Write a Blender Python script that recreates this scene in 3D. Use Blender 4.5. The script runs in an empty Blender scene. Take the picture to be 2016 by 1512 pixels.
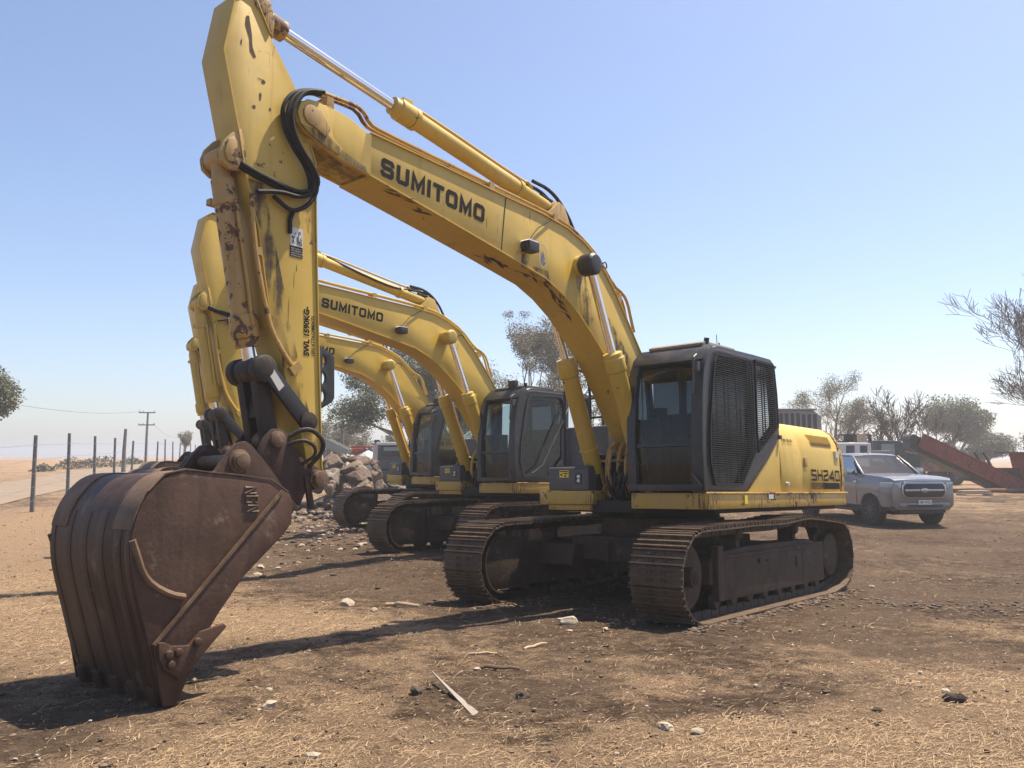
import bpy, bmesh, math, random
from mathutils import Vector, Matrix, noise
from mathutils.geometry import tessellate_polygon
R = math.radians
S = bpy.context.scene
COL = S.collection

# ------------------------------------------------------------------ camera, world, sun
cam_d = bpy.data.cameras.new('camera'); cam = bpy.data.objects.new('camera', cam_d); COL.objects.link(cam)
cam_d.sensor_width = 36.0; cam_d.lens = 29.22; cam_d.clip_start = .05; cam_d.clip_end = 6000
CAM_Z = 1.747
cam.location = (0, 0, CAM_Z); cam.rotation_euler = (R(90 + 5.022), 0, 0)
S.camera = cam
SUN_DIR = Vector((.384, .264, 1.0)).normalized()
W = bpy.data.worlds.new('World'); S.world = W; W.use_nodes = True
nt = W.node_tree; bg = nt.nodes['Background']
sky = nt.nodes.new('ShaderNodeTexSky'); sky.sky_type = 'NISHITA'; sky.sun_disc = False
sky.sun_elevation = math.asin(SUN_DIR.z); sky.sun_rotation = math.atan2(SUN_DIR.x, SUN_DIR.y)
sky.air_density = 1.0; sky.dust_density = 1.5; sky.ozone_density = 3.6; sky.altitude = 300
tint = nt.nodes.new('ShaderNodeMix'); tint.data_type = 'RGBA'; tint.blend_type = 'MULTIPLY'; tint.inputs[0].default_value = 1; tint.inputs[7].default_value = (1.07, .995, .985, 1)
nt.links.new(sky.outputs[0], tint.inputs[6]); nt.links.new(tint.outputs[2], bg.inputs[0]); bg.inputs[1].default_value = .096
sl = bpy.data.lights.new('sun', 'SUN'); sl.energy = 4.9; sl.angle = R(.53); sl.color = (1, .87, .69)
so = bpy.data.objects.new('sun', sl); COL.objects.link(so); so.rotation_euler = SUN_DIR.to_track_quat('Z', 'Y').to_euler()
so.location = (20, 15, 40)
S.view_settings.view_transform = 'Standard'; S.view_settings.look = 'None'
S.view_settings.exposure = 1.02; S.view_settings.gamma = 1.0
S.cycles.max_bounces = 6; S.cycles.transparent_max_bounces = 12
S.cycles.diffuse_bounces = 3; S.cycles.glossy_bounces = 3; S.cycles.volume_bounces = 0

# ------------------------------------------------------------------ object helpers
def empty(name, mtx=None, loc=None, rz=0):
    o = bpy.data.objects.new(name, None); COL.objects.link(o); o.empty_display_size = .3
    if mtx is not None: o.matrix_world = mtx
    elif loc is not None: o.location = loc; o.rotation_euler = (0, 0, rz)
    return o
def tag(o, label=None, cat=None, group=None, kind=None):
    if label: o['label'] = label
    if cat: o['category'] = cat
    if group: o['group'] = group
    if kind: o['kind'] = kind
    return o
def copy_tree(o, parent=None):
    c = o.copy(); COL.objects.link(c)
    if parent: c.parent = parent
    for ch in list(o.children): copy_tree(ch, c)
    return c

class MB:
    def __init__(s): s.v = []; s.f = []; s.mi = []; s.cur = 0
    def add(s, vs, fs):
        n = len(s.v); s.v += [tuple(x) for x in vs]
        for f in fs: s.f.append(tuple(i + n for i in f)); s.mi.append(s.cur)
        return s
    def box(s, c, d, rot=None, taper=1.0):
        hx, hy, hz = d[0] / 2, d[1] / 2, d[2] / 2; vs = []
        for z in (-1, 1):
            k = taper if z > 0 else 1
            for x, y in ((-1, -1), (1, -1), (1, 1), (-1, 1)):
                p = Vector((x * hx * k, y * hy * k, z * hz))
                if rot is not None: p = rot @ p
                vs.append(p + Vector(c))
        return s.add(vs, [(3, 2, 1, 0), (4, 5, 6, 7), (0, 1, 5, 4), (1, 2, 6, 5), (2, 3, 7, 6), (3, 0, 4, 7)])
    def bx(s, x0, x1, y0, y1, z0, z1):
        return s.box(((x0 + x1) / 2, (y0 + y1) / 2, (z0 + z1) / 2), (abs(x1 - x0), abs(y1 - y0), abs(z1 - z0)))
    def prism(s, poly, a, b, ax='v'):
        n = len(poly)
        if ax == 'v': m = lambda p, t: (p[0], t, p[1])      # poly in (u,z), extruded along v
        elif ax == 'u': m = lambda p, t: (t, p[0], p[1])    # poly in (v,z), extruded along u
        else: m = lambda p, t: (p[0], p[1], t)              # poly in (u,v), extruded along z
        vs = [m(p, a) for p in poly] + [m(p, b) for p in poly]
        fs = [tuple(range(n - 1, -1, -1)), tuple(range(n, 2 * n))]
        fs += [(i, (i + 1) % n, n + (i + 1) % n, n + i) for i in range(n)]
        return s.add(vs, fs)
    def plate(s, outer, holes, a, b, ax='v'):               # prism with holes
        loops = [outer] + holes; flat = [p for l in loops for p in l]
        tri = tessellate_polygon([[Vector((p[0], p[1], 0)) for p in l] for l in loops]); n = len(flat)
        m = (lambda p, t: (p[0], t, p[1])) if ax == 'v' else ((lambda p, t: (t, p[0], p[1])) if ax == 'u' else (lambda p, t: (p[0], p[1], t)))
        vs = [m(p, a) for p in flat] + [m(p, b) for p in flat]
        fs = [tuple(reversed(t)) for t in tri] + [tuple(i + n for i in t) for t in tri]
        o = 0
        for l in loops:
            k = len(l); fs += [(o + i, o + (i + 1) % k, n + o + (i + 1) % k, n + o + i) for i in range(k)]; o += k
        return s.add(vs, fs)
    def cyl(s, p0, p1, r0, r1=None, n=20, caps=True):
        p0 = Vector(p0); p1 = Vector(p1); r1 = r0 if r1 is None else r1
        q = (p1 - p0).to_track_quat('Z', 'Y'); vs = []
        for p, r in ((p0, r0), (p1, r1)):
            for i in range(n):
                t = 2 * math.pi * i / n; vs.append(p + q @ Vector((r * math.cos(t), r * math.sin(t), 0)))
        fs = [(i, (i + 1) % n, n + (i + 1) % n, n + i) for i in range(n)]
        if caps: fs += [tuple(range(n - 1, -1, -1)), tuple(range(n, 2 * n))]
        return s.add(vs, fs)
    def lathe(s, p0, ax, prof, n=24):                       # prof: (distance along ax, radius)
        p0 = Vector(p0); ax = Vector(ax).normalized(); q = ax.to_track_quat('Z', 'Y'); vs = []; k = len(prof)
        for d, r in prof:
            for i in range(n):
                t = 2 * math.pi * i / n; vs.append(p0 + ax * d + q @ Vector((r * math.cos(t), r * math.sin(t), 0)))
        fs = [(j * n + i, j * n + (i + 1) % n, (j + 1) * n + (i + 1) % n, (j + 1) * n + i) for j in range(k - 1) for i in range(n)]
        fs += [tuple(range(n - 1, -1, -1)), tuple(range((k - 1) * n, k * n))]
        return s.add(vs, fs)
    def tube(s, pts, r, n=8, smooth=0, rs=None):
        P = [Vector(p) for p in pts]
        for _ in range(smooth):                             # corner cutting
            Q = [P[0]]
            for a, b in zip(P, P[1:]): Q += [a.lerp(b, .25), a.lerp(b, .75)]
            P = Q + [P[-1]]
        k = len(P); vs = []; up = Vector((.13, .21, .97)); prev = None
        for i, p in enumerate(P):
            t = (P[min(i + 1, k - 1)] - P[max(i - 1, 0)]).normalized()
            if prev is None:
                x = t.cross(up); x = (x if x.length > .1 else t.cross(Vector((1, 0, 0)))).normalized()
            else:
                x = prev - t * prev.dot(t); x.normalize()
            prev = x; y = t.cross(x); rr = rs[i] if rs else r
            for j in range(n):
                a = 2 * math.pi * j / n; vs.append(p + (x * math.cos(a) + y * math.sin(a)) * rr)
        fs = [(i * n + j, i * n + (j + 1) % n, (i + 1) * n + (j + 1) % n, (i + 1) * n + j) for i in range(k - 1) for j in range(n)]
        if n > 3: fs += [tuple(range(n - 1, -1, -1)), tuple(range((k - 1) * n, k * n))]
        return s.add(vs, fs)
    def strip(s, path, v0, v1, th):                         # slab that follows a (u,z) path between v0 and v1
        n = len(path); vs = []
        for i, p in enumerate(path):
            a = Vector(path[max(i - 1, 0)]); b = Vector(path[min(i + 1, n - 1)]); t = (b - a).normalized(); q = Vector((-t.y, t.x)) * th
            for w in (0, 1):
                for v in (v0, v1): vs.append((p[0] + q.x * w, v, p[1] + q.y * w))
        fs = []
        for i in range(n - 1):
            a, b = i * 4, i * 4 + 4
            fs += [(a, a + 1, b + 1, b), (a + 2, b + 2, b + 3, a + 3), (a, b, b + 2, a + 2), (a + 1, a + 3, b + 3, b + 1)]
        fs += [(0, 2, 3, 1), (n * 4 - 4, n * 4 - 3, n * 4 - 1, n * 4 - 2)]
        return s.add(vs, fs)
    def blob(s, c, r, seed=0, sub=2, rough=.25, rot=0, facets=False):
        bm = bmesh.new(); bmesh.ops.create_icosphere(bm, subdivisions=sub, radius=1)
        o = Vector((seed * 7.3, seed * 3.1, seed)); cr, sr = math.cos(rot), math.sin(rot)
        vs = []
        for v in bm.verts:
            d = v.co.normalized(); k = 1 + rough * noise.noise(d * 1.1 + o) * 1.6 + rough * .55 * noise.noise(d * 2.7 + o)
            if facets:
                for a in range(9):
                    g = Vector((math.sin(a * 2.4 + seed), math.cos(a * 2.4 + seed * 1.7), math.sin(a * 1.3 + seed * .6) * .9)).normalized(); e = d.dot(g)
                    if e > .2: k = min(k, (.70 + .16 * math.sin(a * 5.1 + seed)) / e)
                k *= 1 + .05 * noise.noise(d * 5 + o) + .03 * noise.noise(d * 11 + o)
            q = Vector((d.x * r[0], d.y * r[1], d.z * r[2])) * k
            vs.append((c[0] + q.x * cr - q.y * sr, c[1] + q.x * sr + q.y * cr, c[2] + q.z))
        fs = [tuple(v.index for v in f.verts) for f in bm.faces]; bm.free()
        return s.add(vs, fs)
    def build(s, name, mats, parent=None, bevel=0, raw=False, smooth=True, ang=38):
        me = bpy.data.meshes.new(name); me.from_pydata(s.v, [], s.f)
        mats = mats if isinstance(mats, (list, tuple)) else [mats]
        for m in mats: me.materials.append(m)
        if len(mats) > 1: me.polygons.foreach_set('material_index', s.mi)
        if not raw:
            bm = bmesh.new(); bm.from_mesh(me); bmesh.ops.recalc_face_normals(bm, faces=bm.faces)
            if bevel:
                ed = [e for e in bm.edges if len(e.link_faces) == 2 and e.calc_face_angle(0) > R(32)]
                bmesh.ops.bevel(bm, geom=ed, offset=bevel, segments=2, affect='EDGES', profile=.6, clamp_overlap=True)
            bm.to_mesh(me); bm.free()
        if smooth:
            me.polygons.foreach_set('use_smooth', [True] * len(me.polygons))
            if not raw: me.set_sharp_from_angle(angle=R(ang))
        me.update()
        o = bpy.data.objects.new(name, me); COL.objects.link(o)
        if parent: o.parent = parent
        return o

# ------------------------------------------------------------------ lettering
GL = {  # squared letters on a 0..1 box; each a list of (stroke points)
 'S': (.86, [[(.86, .72), (.86, .9), (.76, 1), (.10, 1), (0, .9), (0, .60), (.10, .5), (.76, .5), (.86, .40), (.86, .10), (.76, 0), (.10, 0), (0, .10), (0, .28)]]),
 'U': (.86, [[(0, 1), (0, .12), (.12, 0), (.74, 0), (.86, .12), (.86, 1)]]),
 'M': (1.0, [[(0, 0), (0, 1), (.5, .1), (1, 1), (1, 0)]]),
 'I': (.0, [[(0, 0), (0, 1)]]),
 'T': (.8, [[(0, 1), (.8, 1)], [(.4, 'b'), (.4, 0)]]),
 'O': (.9, [[(.45, 1), (.78, 1), (.9, .88), (.9, .12), (.78, 0), (.12, 0), (0, .12), (0, .88), (.12, 1), (.45, 1)]]),
 's': (.75, [[(.75, 1), (0, 1), (0, .52), (.75, .48), (.75, 0), (0, 0)]]),
 'H': (.75, [[(0, 0), (0, 1)], [(.75, 0), (.75, 1)], [('l', .5), ('r', .5)]]),
 '2': (.75, [[(0, 1), (.75, 1), (.75, .6), (0, .42), (0, 0), (.75, 0)]]),
 '4': (.75, [[(.62, 0), (.62, 1), (0, .3), (0, .24), ('x', .24)], [('y', .24), (.75, .24)]]),
 '0': (.75, [[(.37, 1), (.75, 1), (.75, 0), (0, 0), (0, 1), (.37, 1)]]),
 'N': (.8, [[(0, 0), (0, 1), (.8, 0), (.8, 1)]]),
 'G': (.8, [[(.8, .8), (.8, 1), (0, 1), (0, 0), (.8, 0), (.8, .5), (.45, .5)]]),
}
def ribbon(pts, w):
    P = [Vector(p) for p in pts]; n = len(P); L = []; Rr = []
    for i in range(n):
        t0 = (P[i] - P[i - 1]).normalized() if i else (P[1] - P[0]).normalized()
        t1 = (P[i + 1] - P[i]).normalized() if i < n - 1 else t0
        if (P[0] - P[-1]).length < 1e-6 and i in (0, n - 1):
            t0 = (P[-1] - P[-2]).normalized(); t1 = (P[1] - P[0]).normalized()
        b = (t0 + t1); b = b.normalized() if b.length > 1e-4 else t0
        nn = Vector((-b.y, b.x)); c = max(.42, nn.dot(Vector((-t0.y, t0.x))))
        L.append(P[i] + nn * w / 2 / c); Rr.append(P[i] - nn * w / 2 / c)
    return L, Rr
def stroke_text(mb, text, org, dx, dy, h, w, gap, face, wide=1.0):
    """letters in the plane spanned by dx (reading direction) and dy (up); org is the lower left; face lifts them"""
    x = 0; org = Vector(org); dx = Vector(dx).normalized(); dy = Vector(dy).normalized(); k = h - w
    for ch in text:
        if ch == ' ': x += h * .6; continue
        gw, st = GL[ch]; gw *= wide
        for pl in st:
            q = []
            for a, b in pl:
                if b == 'b': b = 1 - w / 2 / k
                if a == 'l': a = w / 2 / k / wide
                elif a == 'r': a = .75 - w / 2 / k / wide
                elif a == 'x': a = .62 - w / 2 / k / wide
                elif a == 'y': a = .62 + w / 2 / k / wide
                q.append((a * k * wide, b * k))
            ext = [list(p) for p in q]
            if (Vector(q[0]) - Vector(q[-1])).length > 1e-6:
                for e, i in ((0, 1), (-1, -2)):
                    ori = pl[e]
                    if isinstance(ori[0], str) or isinstance(ori[1], str): continue
                    if ch == 'S' or ch in 'T' and pl is st[1] and e == 0: continue
                    d = (Vector(q[e]) - Vector(q[i])).normalized() * w / 2; ext[e] = [q[e][0] + d.x, q[e][1] + d.y]
            L, Rr = ribbon(ext, w); vs = []
            for a, b in zip(L, Rr):
                for p in (a, b): vs.append(org + dx * (x + w / 2 + p.x) + dy * (w / 2 + p.y) + Vector(face))
            mb.add(vs, [(2 * i, 2 * i + 1, 2 * i + 3, 2 * i + 2) for i in range(len(L) - 1)])
        x += gw * k + w + gap
    return x - gap
_txt = {}
def text_into(mb, text, org, dx, dy, h, face=(0, 0, 0), bold=.0, wide=1.0, center=False):
    key = (text, bold)
    if key not in _txt:
        c = bpy.data.curves.new('text', 'FONT'); c.body = text; c.size = 1; c.offset = bold; c.resolution_u = 2
        o = bpy.data.objects.new('text', c); COL.objects.link(o); bpy.context.view_layer.update()
        me = bpy.data.meshes.new_from_object(o.evaluated_get(bpy.context.evaluated_depsgraph_get()))
        _txt[key] = ([v.co.copy() for v in me.vertices], [tuple(p.vertices) for p in me.polygons])
        bpy.data.objects.remove(o); bpy.data.curves.remove(c); bpy.data.meshes.remove(me)
    vs, fs = _txt[key]; dx = Vector(dx).normalized(); dy = Vector(dy).normalized(); k = h / .7
    off = max(v.x for v in vs) / 2 if center else 0
    mb.add([Vector(org) + dx * (v.x - off) * k * wide + dy * v.y * k + Vector(face) for v in vs], fs)

# ------------------------------------------------------------------ materials
def newmat(name):
    m = bpy.data.materials.new(name); m.use_nodes = True; n = m.node_tree; return m, n, n.nodes['Principled BSDF']
def N(n, typ, **k):
    x = n.nodes.new(typ)
    for a, b in k.items():
        if a == 'ins':
            for i, val in b.items(): x.inputs[i].default_value = val
        else: setattr(x, a, b)
    return x
def c4(c): return (c[0], c[1], c[2], 1)
def noise_node(n, co, scale, detail=4, rough=.55, mapping=None):
    if mapping:
        mp = N(n, 'ShaderNodeMapping'); mp.inputs['Scale'].default_value = mapping; n.links.new(co, mp.inputs[0]); co = mp.outputs[0]
    t = N(n, 'ShaderNodeTexNoise'); t.inputs['Scale'].default_value = scale; t.inputs['Detail'].default_value = detail
    t.inputs['Roughness'].default_value = rough; n.links.new(co, t.inputs['Vector']); return t.outputs[0]
def ramp(n, fac, a, b):
    r = N(n, 'ShaderNodeMapRange'); r.interpolation_type = 'SMOOTHSTEP'; r.inputs[1].default_value = a; r.inputs[2].default_value = b
    n.links.new(fac, r.inputs[0]); return r.outputs[0]
def mixc(n, fac, a, b):
    m = N(n, 'ShaderNodeMix', data_type='RGBA'); ins = m.inputs
    for sock, val in ((ins[0], fac), (ins[6], a), (ins[7], b)):
        if isinstance(val, (int, float)): sock.default_value = val
        elif isinstance(val, tuple): sock.default_value = c4(val)
        else: n.links.new(val, sock)
    return m.outputs[2]
def mul(n, a, b, op='MULTIPLY'):
    m = N(n, 'ShaderNodeMath', operation=op)
    for i, v in enumerate((a, b)):
        if isinstance(v, (int, float)): m.inputs[i].default_value = v
        else: n.links.new(v, m.inputs[i])
    return m.outputs[0]
def bump(n, bs, h, dist, strength=1.0):
    b = N(n, 'ShaderNodeBump'); b.inputs['Strength'].default_value = strength; b.inputs['Distance'].default_value = dist
    n.links.new(h, b.inputs['Height']); n.links.new(b.outputs[0], bs.inputs['Normal'])
def obco(n): return N(n, 'ShaderNodeTexCoord').outputs['Object']

def paint(name, a, b, chips=.62, chipcol=(.10, .055, .035), dust=(.30, .22, .14), dustamt=.35, rough=.42, streak=.5, coat=.0, spec=.5):
    m, n, p = newmat(name); co = obco(n)
    col = mixc(n, ramp(n, noise_node(n, co, 1.3, 5), .35, .65), a, b)
    st = noise_node(n, co, 1.0, 4, .6, (9, 9, .7)); col = mixc(n, mul(n, ramp(n, st, .54, .78), streak), col, (a[0] * .55, a[1] * .48, a[2] * .5))
    du = noise_node(n, co, 2.6, 6, .65); col = mixc(n, mul(n, ramp(n, du, .45, .75), dustamt), col, dust)
    ch = mul(n, noise_node(n, co, 16, 8, .62), noise_node(n, co, 2.1, 3), 'ADD'); cm = ramp(n, ch, chips * 2 - .015, chips * 2 + .015)
    scr = mul(n, noise_node(n, co, 1, 6, .7, (60, 60, 3)), noise_node(n, co, 1.7, 2), 'ADD'); sm = ramp(n, scr, chips * 2 - .0, chips * 2 + .03)
    cm = mul(n, cm, sm, 'MAXIMUM'); col = mixc(n, cm, col, chipcol)
    n.links.new(col, p.inputs['Base Color'])
    rr = mul(n, mul(n, ramp(n, du, .35, .75), .25), rough, 'ADD'); n.links.new(mul(n, rr, mul(n, cm, .3), 'ADD'), p.inputs['Roughness'])
    p.inputs['Specular IOR Level'].default_value = spec; p.inputs['Coat Weight'].default_value = coat
    bump(n, p, mul(n, mul(n, noise_node(n, co, 3.5, 2), .9), mul(n, cm, -.12), 'ADD'), .006, .6)
    return m
def plain(name, c, rough=.6, metal=0, var=.25, scale=6, spec=.5, bmp=.0):
    m, n, p = newmat(name); co = obco(n); f = noise_node(n, co, scale, 5, .6)
    n.links.new(mixc(n, f, tuple(x * (1 - var) for x in c), tuple(x * (1 + var) for x in c)), p.inputs['Base Color'])
    p.inputs['Roughness'].default_value = rough; p.inputs['Metallic'].default_value = metal; p.inputs['Specular IOR Level'].default_value = spec
    if bmp: bump(n, p, f, bmp)
    return m
def rusty(name, a, b, c, rough=.75, scale=3.0, metal=.0, bmp=.004):
    m, n, p = newmat(name); co = obco(n)
    col = mixc(n, ramp(n, noise_node(n, co, scale, 6, .65), .35, .65), a, b)
    col = mixc(n, mul(n, ramp(n, noise_node(n, co, scale * 2.7, 7, .7), .56, .72), .8), col, c)
    st = noise_node(n, co, 1, 5, .6, (14, 14, 1.2)); col = mixc(n, mul(n, ramp(n, st, .5, .75), .5), col, tuple(x * .5 for x in a))
    n.links.new(col, p.inputs['Base Color']); p.inputs['Roughness'].default_value = rough; p.inputs['Metallic'].default_value = metal
    p.inputs['Specular IOR Level'].default_value = .35
    bump(n, p, noise_node(n, co, 22, 6, .7), bmp); return m
def glass(name, tint, gl=.7, alpha=.55):
    m, n, p = newmat(name); out = n.nodes['Material Output']; n.nodes.remove(p)
    tr = N(n, 'ShaderNodeBsdfTransparent'); tr.inputs[0].default_value = c4(tint)
    gs = N(n, 'ShaderNodeBsdfGlossy'); gs.inputs['Roughness'].default_value = .03; gs.inputs[0].default_value = (gl, gl, gl, 1)
    df = N(n, 'ShaderNodeBsdfDiffuse'); df.inputs[0].default_value = (.10, .085, .065, 1)
    m0 = N(n, 'ShaderNodeMixShader'); m0.inputs[0].default_value = 1 - alpha if False else .04
    n.links.new(tr.outputs[0], m0.inputs[1]); n.links.new(df.outputs[0], m0.inputs[2])
    fr = N(n, 'ShaderNodeFresnel'); fr.inputs[0].default_value = 1.5
    mx = N(n, 'ShaderNodeMixShader'); n.links.new(fr.outputs[0], mx.inputs[0]); n.links.new(m0.outputs[0], mx.inputs[1]); n.links.new(gs.outputs[0], mx.inputs[2])
    n.links.new(mx.outputs[0], out.inputs[0]); return m

M = {}
M['yellow'] = paint('yellow_paint', (.455, .305, .038), (.51, .355, .064), chips=.635, dustamt=.28)
M['yellow_hood'] = paint('yellow_hood_paint', (.53, .355, .045), (.57, .395, .07), chips=.69, dustamt=.3, streak=.35, rough=.38)
M['yellow_new'] = paint('yellow_bright_paint', (.49, .325, .035), (.53, .36, .05), chips=.67, dustamt=.2, streak=.2, rough=.36)
M['yellow_worn'] = paint('yellow_worn_paint', (.35, .21, .05), (.40, .255, .075), chips=.562, dustamt=.6, streak=.7)
M['yellow_deck'] = paint('yellow_deck_paint', (.44, .265, .035), (.48, .31, .05), chips=.566, dustamt=.4)
M['cab'] = paint('cab_dark_paint', (.016, .018, .022), (.024, .026, .030), chips=.74, chipcol=(.12, .11, .10), dust=(.16, .13, .10), dustamt=.30, streak=.1, rough=.38)
M['cabgrey'] = paint('tool_box_grey_paint', (.055, .06, .065), (.07, .074, .078), chips=.72, chipcol=(.15, .14, .12), dust=(.2, .16, .12), dustamt=.35, streak=.2, rough=.45)
M['black'] = plain('black_steel', (.018, .018, .019), .5)
M['guard'] = plain('guard_wire', (.014, .014, .015), .6, spec=.3)
M['rubber'] = plain('hose_rubber', (.013, .012, .012), .7, var=.4, spec=.3)
M['chrome'] = plain('chrome_rod', (.72, .73, .76), .13, 1.0, .06, 3)
M['steel'] = rusty('dark_greasy_steel', (.022, .017, .014), (.040, .028, .021), (.085, .062, .045), .6, 4)
M['track'] = rusty('track_steel', (.074, .048, .030), (.115, .077, .049), (.215, .158, .108), .55, 5)
M['frame'] = rusty('undercarriage_paint', (.046, .028, .018), (.072, .046, .030), (.14, .10, .068), .8, 2.2)
M['under'] = plain('greasy_underside', (.016, .013, .011), .8, var=.5)
M['bucket'] = rusty('bucket_rust', (.044, .022, .013), (.080, .043, .027), (.19, .13, .09), .56, 1.7, bmp=.004)
M['bucket_edge'] = rusty('bucket_worn_edge', (.11, .066, .040), (.165, .108, .068), (.26, .185, .125), .6, 5)
M['glass'] = glass('tinted_cab_glass', (.78, .88, .88))
M['glassd'] = glass('dark_door_glass', (.20, .24, .26), .5)
M['glassb'] = glass('blacked_glass', (.06, .07, .08), .4); M['glassw'] = glass('windscreen_glass', (.60, .69, .69), .6)
M['scrape'] = plain('bare_rusty_scrape', (.075, .042, .030), .8, var=.5, scale=30)
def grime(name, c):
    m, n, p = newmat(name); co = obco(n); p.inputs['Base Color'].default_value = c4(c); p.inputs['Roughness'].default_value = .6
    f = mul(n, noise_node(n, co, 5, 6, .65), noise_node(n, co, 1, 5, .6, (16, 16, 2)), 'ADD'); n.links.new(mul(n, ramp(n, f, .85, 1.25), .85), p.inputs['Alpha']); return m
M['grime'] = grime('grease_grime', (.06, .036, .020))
M['carglass'] = glass('car_glass', (.24, .32, .33), .95); M['carside'] = glass('car_side_glass', (.16, .18, .19), .45)
M['letter'] = plain('letter_black', (.014, .014, .016), .85, spec=.15)
M['white'] = plain('white_paint', (.72, .72, .70), .5, var=.08)
M['decalw'] = plain('decal_white', (.55, .54, .50), .5, var=.2)
M['decaly'] = plain('decal_yellow', (.72, .55, .05), .5, var=.15)
M['decalb'] = plain('decal_blue', (.10, .12, .24), .5, var=.3)
M['lens'] = plain('lamp_lens', (.65, .66, .66), .12, var=.2, scale=30)
M['seat'] = plain('seat_cloth', (.035, .036, .038), .85)
M['louvre'] = plain('vent_dark', (.30, .19, .05), .6, var=.4, scale=12)

# ------------------------------------------------------------------ excavators (local axes: u forward, v to the machine's left, z up)
def hatch(mb, poly, step, r, y, vertical=False, inset=0):
    k = 1 if not vertical else 0; lo = min(p[k] for p in poly) + step / 2; hi = max(p[k] for p in poly); z = lo
    while z < hi:
        xs = []
        for a, b in zip(poly, poly[1:] + poly[:1]):
            if (a[k] - z) * (b[k] - z) < 0:
                t = (z - a[k]) / (b[k] - a[k]); xs.append(a[1 - k] + t * (b[1 - k] - a[1 - k]))
        xs.sort()
        for i in range(0, len(xs) - 1, 2):
            if vertical: mb.bx(z - r, z + r, y - r, y + r, xs[i], xs[i + 1])
            else: mb.bx(xs[i], xs[i + 1], y - r * 1.3, y + r * 1.3, z - r, z + r)
        z += step
def off(poly, d):  # shrink a polygon towards its centre
    cx = sum(p[0] for p in poly) / len(poly); cy = sum(p[1] for p in poly) / len(poly); out = []
    for p in poly:
        q = Vector((p[0] - cx, p[1] - cy)); out.append((cx + q.x * (1 - d / max(q.length, .01)), cy + q.y * (1 - d / max(q.length, .01))))
    return out
def disc_poly(cx, cz, r, n=20): return [(cx + r * math.cos(2 * math.pi * i / n), cz + r * math.sin(2 * math.pi * i / n)) for i in range(n)]

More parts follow.
